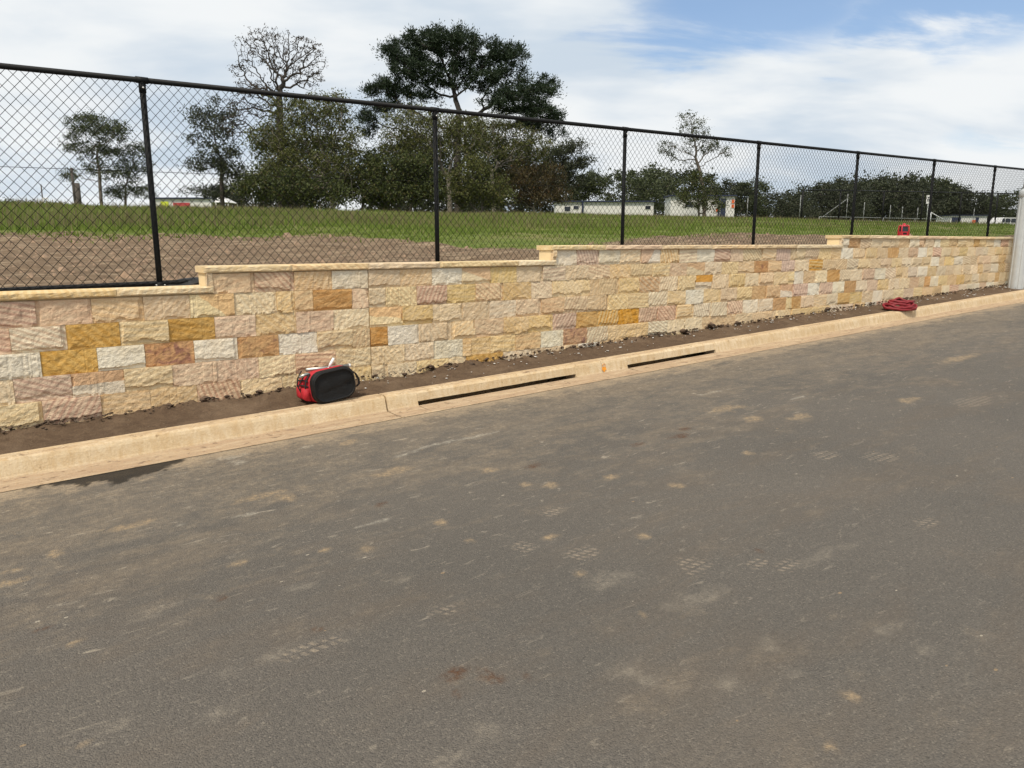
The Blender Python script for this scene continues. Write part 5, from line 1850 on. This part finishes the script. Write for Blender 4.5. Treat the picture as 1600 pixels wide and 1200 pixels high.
# second black fence across the field at right
f2 = empty('black_field_fence', (0, 0, 0))
tag(f2, 'second black fence with top rail standing far beyond the wall at right', 'fence')
pts = [(1255, 297), (1314, 297.5), (1382, 299), (1443, 300), (1503, 301), (1560, 302), (1640, 303.5)]
T2 = 38
f2p = []
for px, py in pts:
    Y = Y_of(px, T2)
    p = at_Y(px, py, Y)
    g0 = ground_z(p) - 0.2
    f2p.append(p)
    MB().tube([(p.x, p.y, g0), (p.x, p.y, p.z)], 0.075, 8).build('post', M_BLACK, f2, True)
for a, b in zip(f2p[:-1], f2p[1:]):
    MB().tube([a, b], 0.06, 6).build('top_rail', M_BLACK, f2, True)
    MB().tube([a - Vector((0, 0, 0.02)), b - Vector((0, 0, 0.02))], 0.02, 4)

# galvanised compound fence
GAL = 'galvanised fence posts of the far compound'
gf_specs = [(1167, 308, 'galvanised post left of the fourth fence post, under the far gums'), (1249, 305, 'tall galvanised post midway between the fourth and fifth fence posts'), (1322, 303, 'galvanised strainer post with a long diagonal stay left of the fifth fence post'),
            (1349, 316, 'galvanised post just right of the fifth fence post'), (1390, 320, 'galvanised post left of the red laser'), (1409, 323, 'galvanised post rising above the red laser'), (1433, 324, 'galvanised post left of the white street sign'), (1521, 325, 'galvanised post in front of the small far cabin')]
gfp = []
for px, yt, lab in gf_specs:
    def stay(root, h, Y, px=px):
        if px == 1322:
            MB().tube([(0.0, 0, h - 0.5), (-(1322 - 1273) * Y / 1171, 0, 0.2)], 0.035, 6).build('diagonal_stay', M_GALVD, root, True)
    o = pole('galvanised_post', lab, 'post', px, yt, 44, 0.035, M_GALVD, GAL, stay)
    gfp.append(o)


def sign_plate(root, h, Y):
    k = Y / 1171
    MB().box(-4 * k, 4 * k, -0.08, -0.06, h - 13 * k, h).build('plate', M_SIGNW, root)
    for i, z in enumerate((0.22, 0.42, 0.60)):
        MB().box(-2.6 * k, 2.6 * k, -0.086, -0.081, h - 13 * k * (z + 0.11), h - 13 * k * z).build('lettering', M_GLASSD, root)


pole('street_sign', 'small white street sign on a grey pole left of the sixth fence post', 'sign', 1448, 305, 40, 0.04, M_GALV, None, sign_plate)


def brace2():
    Y = Y_of(1475, 42)
    a, b = at_Y(1455, 332, Y), at_Y(1488, 351, Y)
    root = empty('diagonal_strut', (0, 0, 0))
    tag(root, 'pale diagonal strut left of the small far cabin', 'strut')
    MB().tube([a, b], 0.055, 6).build('tube', M_GALV, root, True)
    MB().tube([a, (a.x, a.y, ground_z(a))], 0.06, 6).build('post', M_GALV, root, True)
    MB().box(b.x - .15, b.x + .15, b.y - .15, b.y + .15, ground_z(b) - 0.1, b.z).build('footing', M_SAWN, root)


brace2()


def guard_rail():
    root = empty('guard_rail', (0, 0, 0))
    tag(root, 'grey double rail crossing the far field behind the red laser', 'rail')
    pp = []
    for px in (1280, 1330, 1380, 1430, 1480):
        Y = Y_of(px, 43)
        p = at_Y(px, 338.5 + (px - 1280) * 0.02, Y)
        pp.append(p)
        MB().tube([(p.x, p.y, ground_z(p) - 0.1), p], 0.04, 6).build('post', M_GALVD, root, True)
    for dz in (0.0, -0.35):
        MB().tube([p + Vector((0, 0, dz)) for p in pp], 0.035, 6).build('rail', M_GALVD, root, True)


guard_rail()

# old timber strainer post and skyline poles at left
TL = Y_of(125, 60)


def timber_extra(root, h, Y):
    k = Y / 1171
    MB().tube([(-0.02, 0, h * 0.55), (-26 * k, 0, 0.25)], 0.09, 8).build('brace', M_TIMBER, root, True)


pole('timber_post', 'thick weathered timber strainer post with slanting brace at far left', 'post', 126, 286, 60, 0.17, M_TIMBER, None, timber_extra)
pole('timber_post', 'thinner timber post directly left of the thick strainer post', 'post', 120, 262, 61, 0.09, M_TIMBER)


def hbar(root, h, Y):
    k = Y / 1171
    MB().tube([(0, 0, h - 0.05), (7 * k, 0, h - 0.05)], 0.05, 6).build('crossbar', M_SIGNW, root)
    MB().tube([(7 * k, 0, 0), (7 * k, 0, h - 0.05)], 0.05, 6).build('post', M_SIGNW, root)


pole('goal_frame', 'low white pipe frame on the far left skyline', 'frame', 71, 309, 75, 0.05, M_SIGNW, None, hbar)
pole('power_pole', 'thin grey pole on the far left skyline', 'pole', 70, 288, 110, 0.07, M_TIMBER)


def field_clods():
    r = np.random.default_rng(12)
    n = 2600
    a = r.uniform(-0.8, 0.62, n)
    k = r.uniform(0, 1, n)
    s0 = np.zeros(n)
    t = 7.7 + k * 9
    Y = t / (a * NX + NY)
    s_ = a * Y * DX + Y * DY
    keep = t < edge_t(s_) + 0.6
    s_, t = s_[keep], t[keep]
    n = len(s_)
    ico = np.array([(1, 0, -.2), (-.5, .87, -.2), (-.5, -.87, -.2), (.3, .2, .7), (-.3, -.1, .6)])
    tri = np.array([(0, 1, 3), (1, 4, 3), (1, 2, 4), (2, 0, 3), (2, 3, 4)])
    sz = 0.022 * r.lognormal(0, 0.55, n)
    ang = r.uniform(0, 6.28, n)
    c, q = np.cos(ang), np.sin(ang)
    L = ico[None] * (1 + r.uniform(-.3, .3, (n, 5, 1))) * sz[:, None, None]
    V = np.stack([L[..., 0] * c[:, None] - L[..., 1] * q[:, None], L[..., 0] * q[:, None] + L[..., 1] * c[:, None], L[..., 2]], 2)
    z = field_z(s_, t) + EYE + 0.004
    V = V + np.stack([s_, t, z], 1)[:, None]
    f = (tri[None] + np.arange(n)[:, None, None] * 5).reshape(-1, 3)
    o = link('field_clods', np_mesh('field_clods', V.reshape(-1, 3), f), M_FCLOD, rz=ALPHA)
    tag(o, 'loose brown clods strewn over the graded soil behind the fence', 'soil', kind='stuff')


M_FCLOD = plain('dry_soil_clods', (0.24, 0.165, 0.108), 0.95, var=0.45, scale=3, bumpk=0.4)
field_clods()
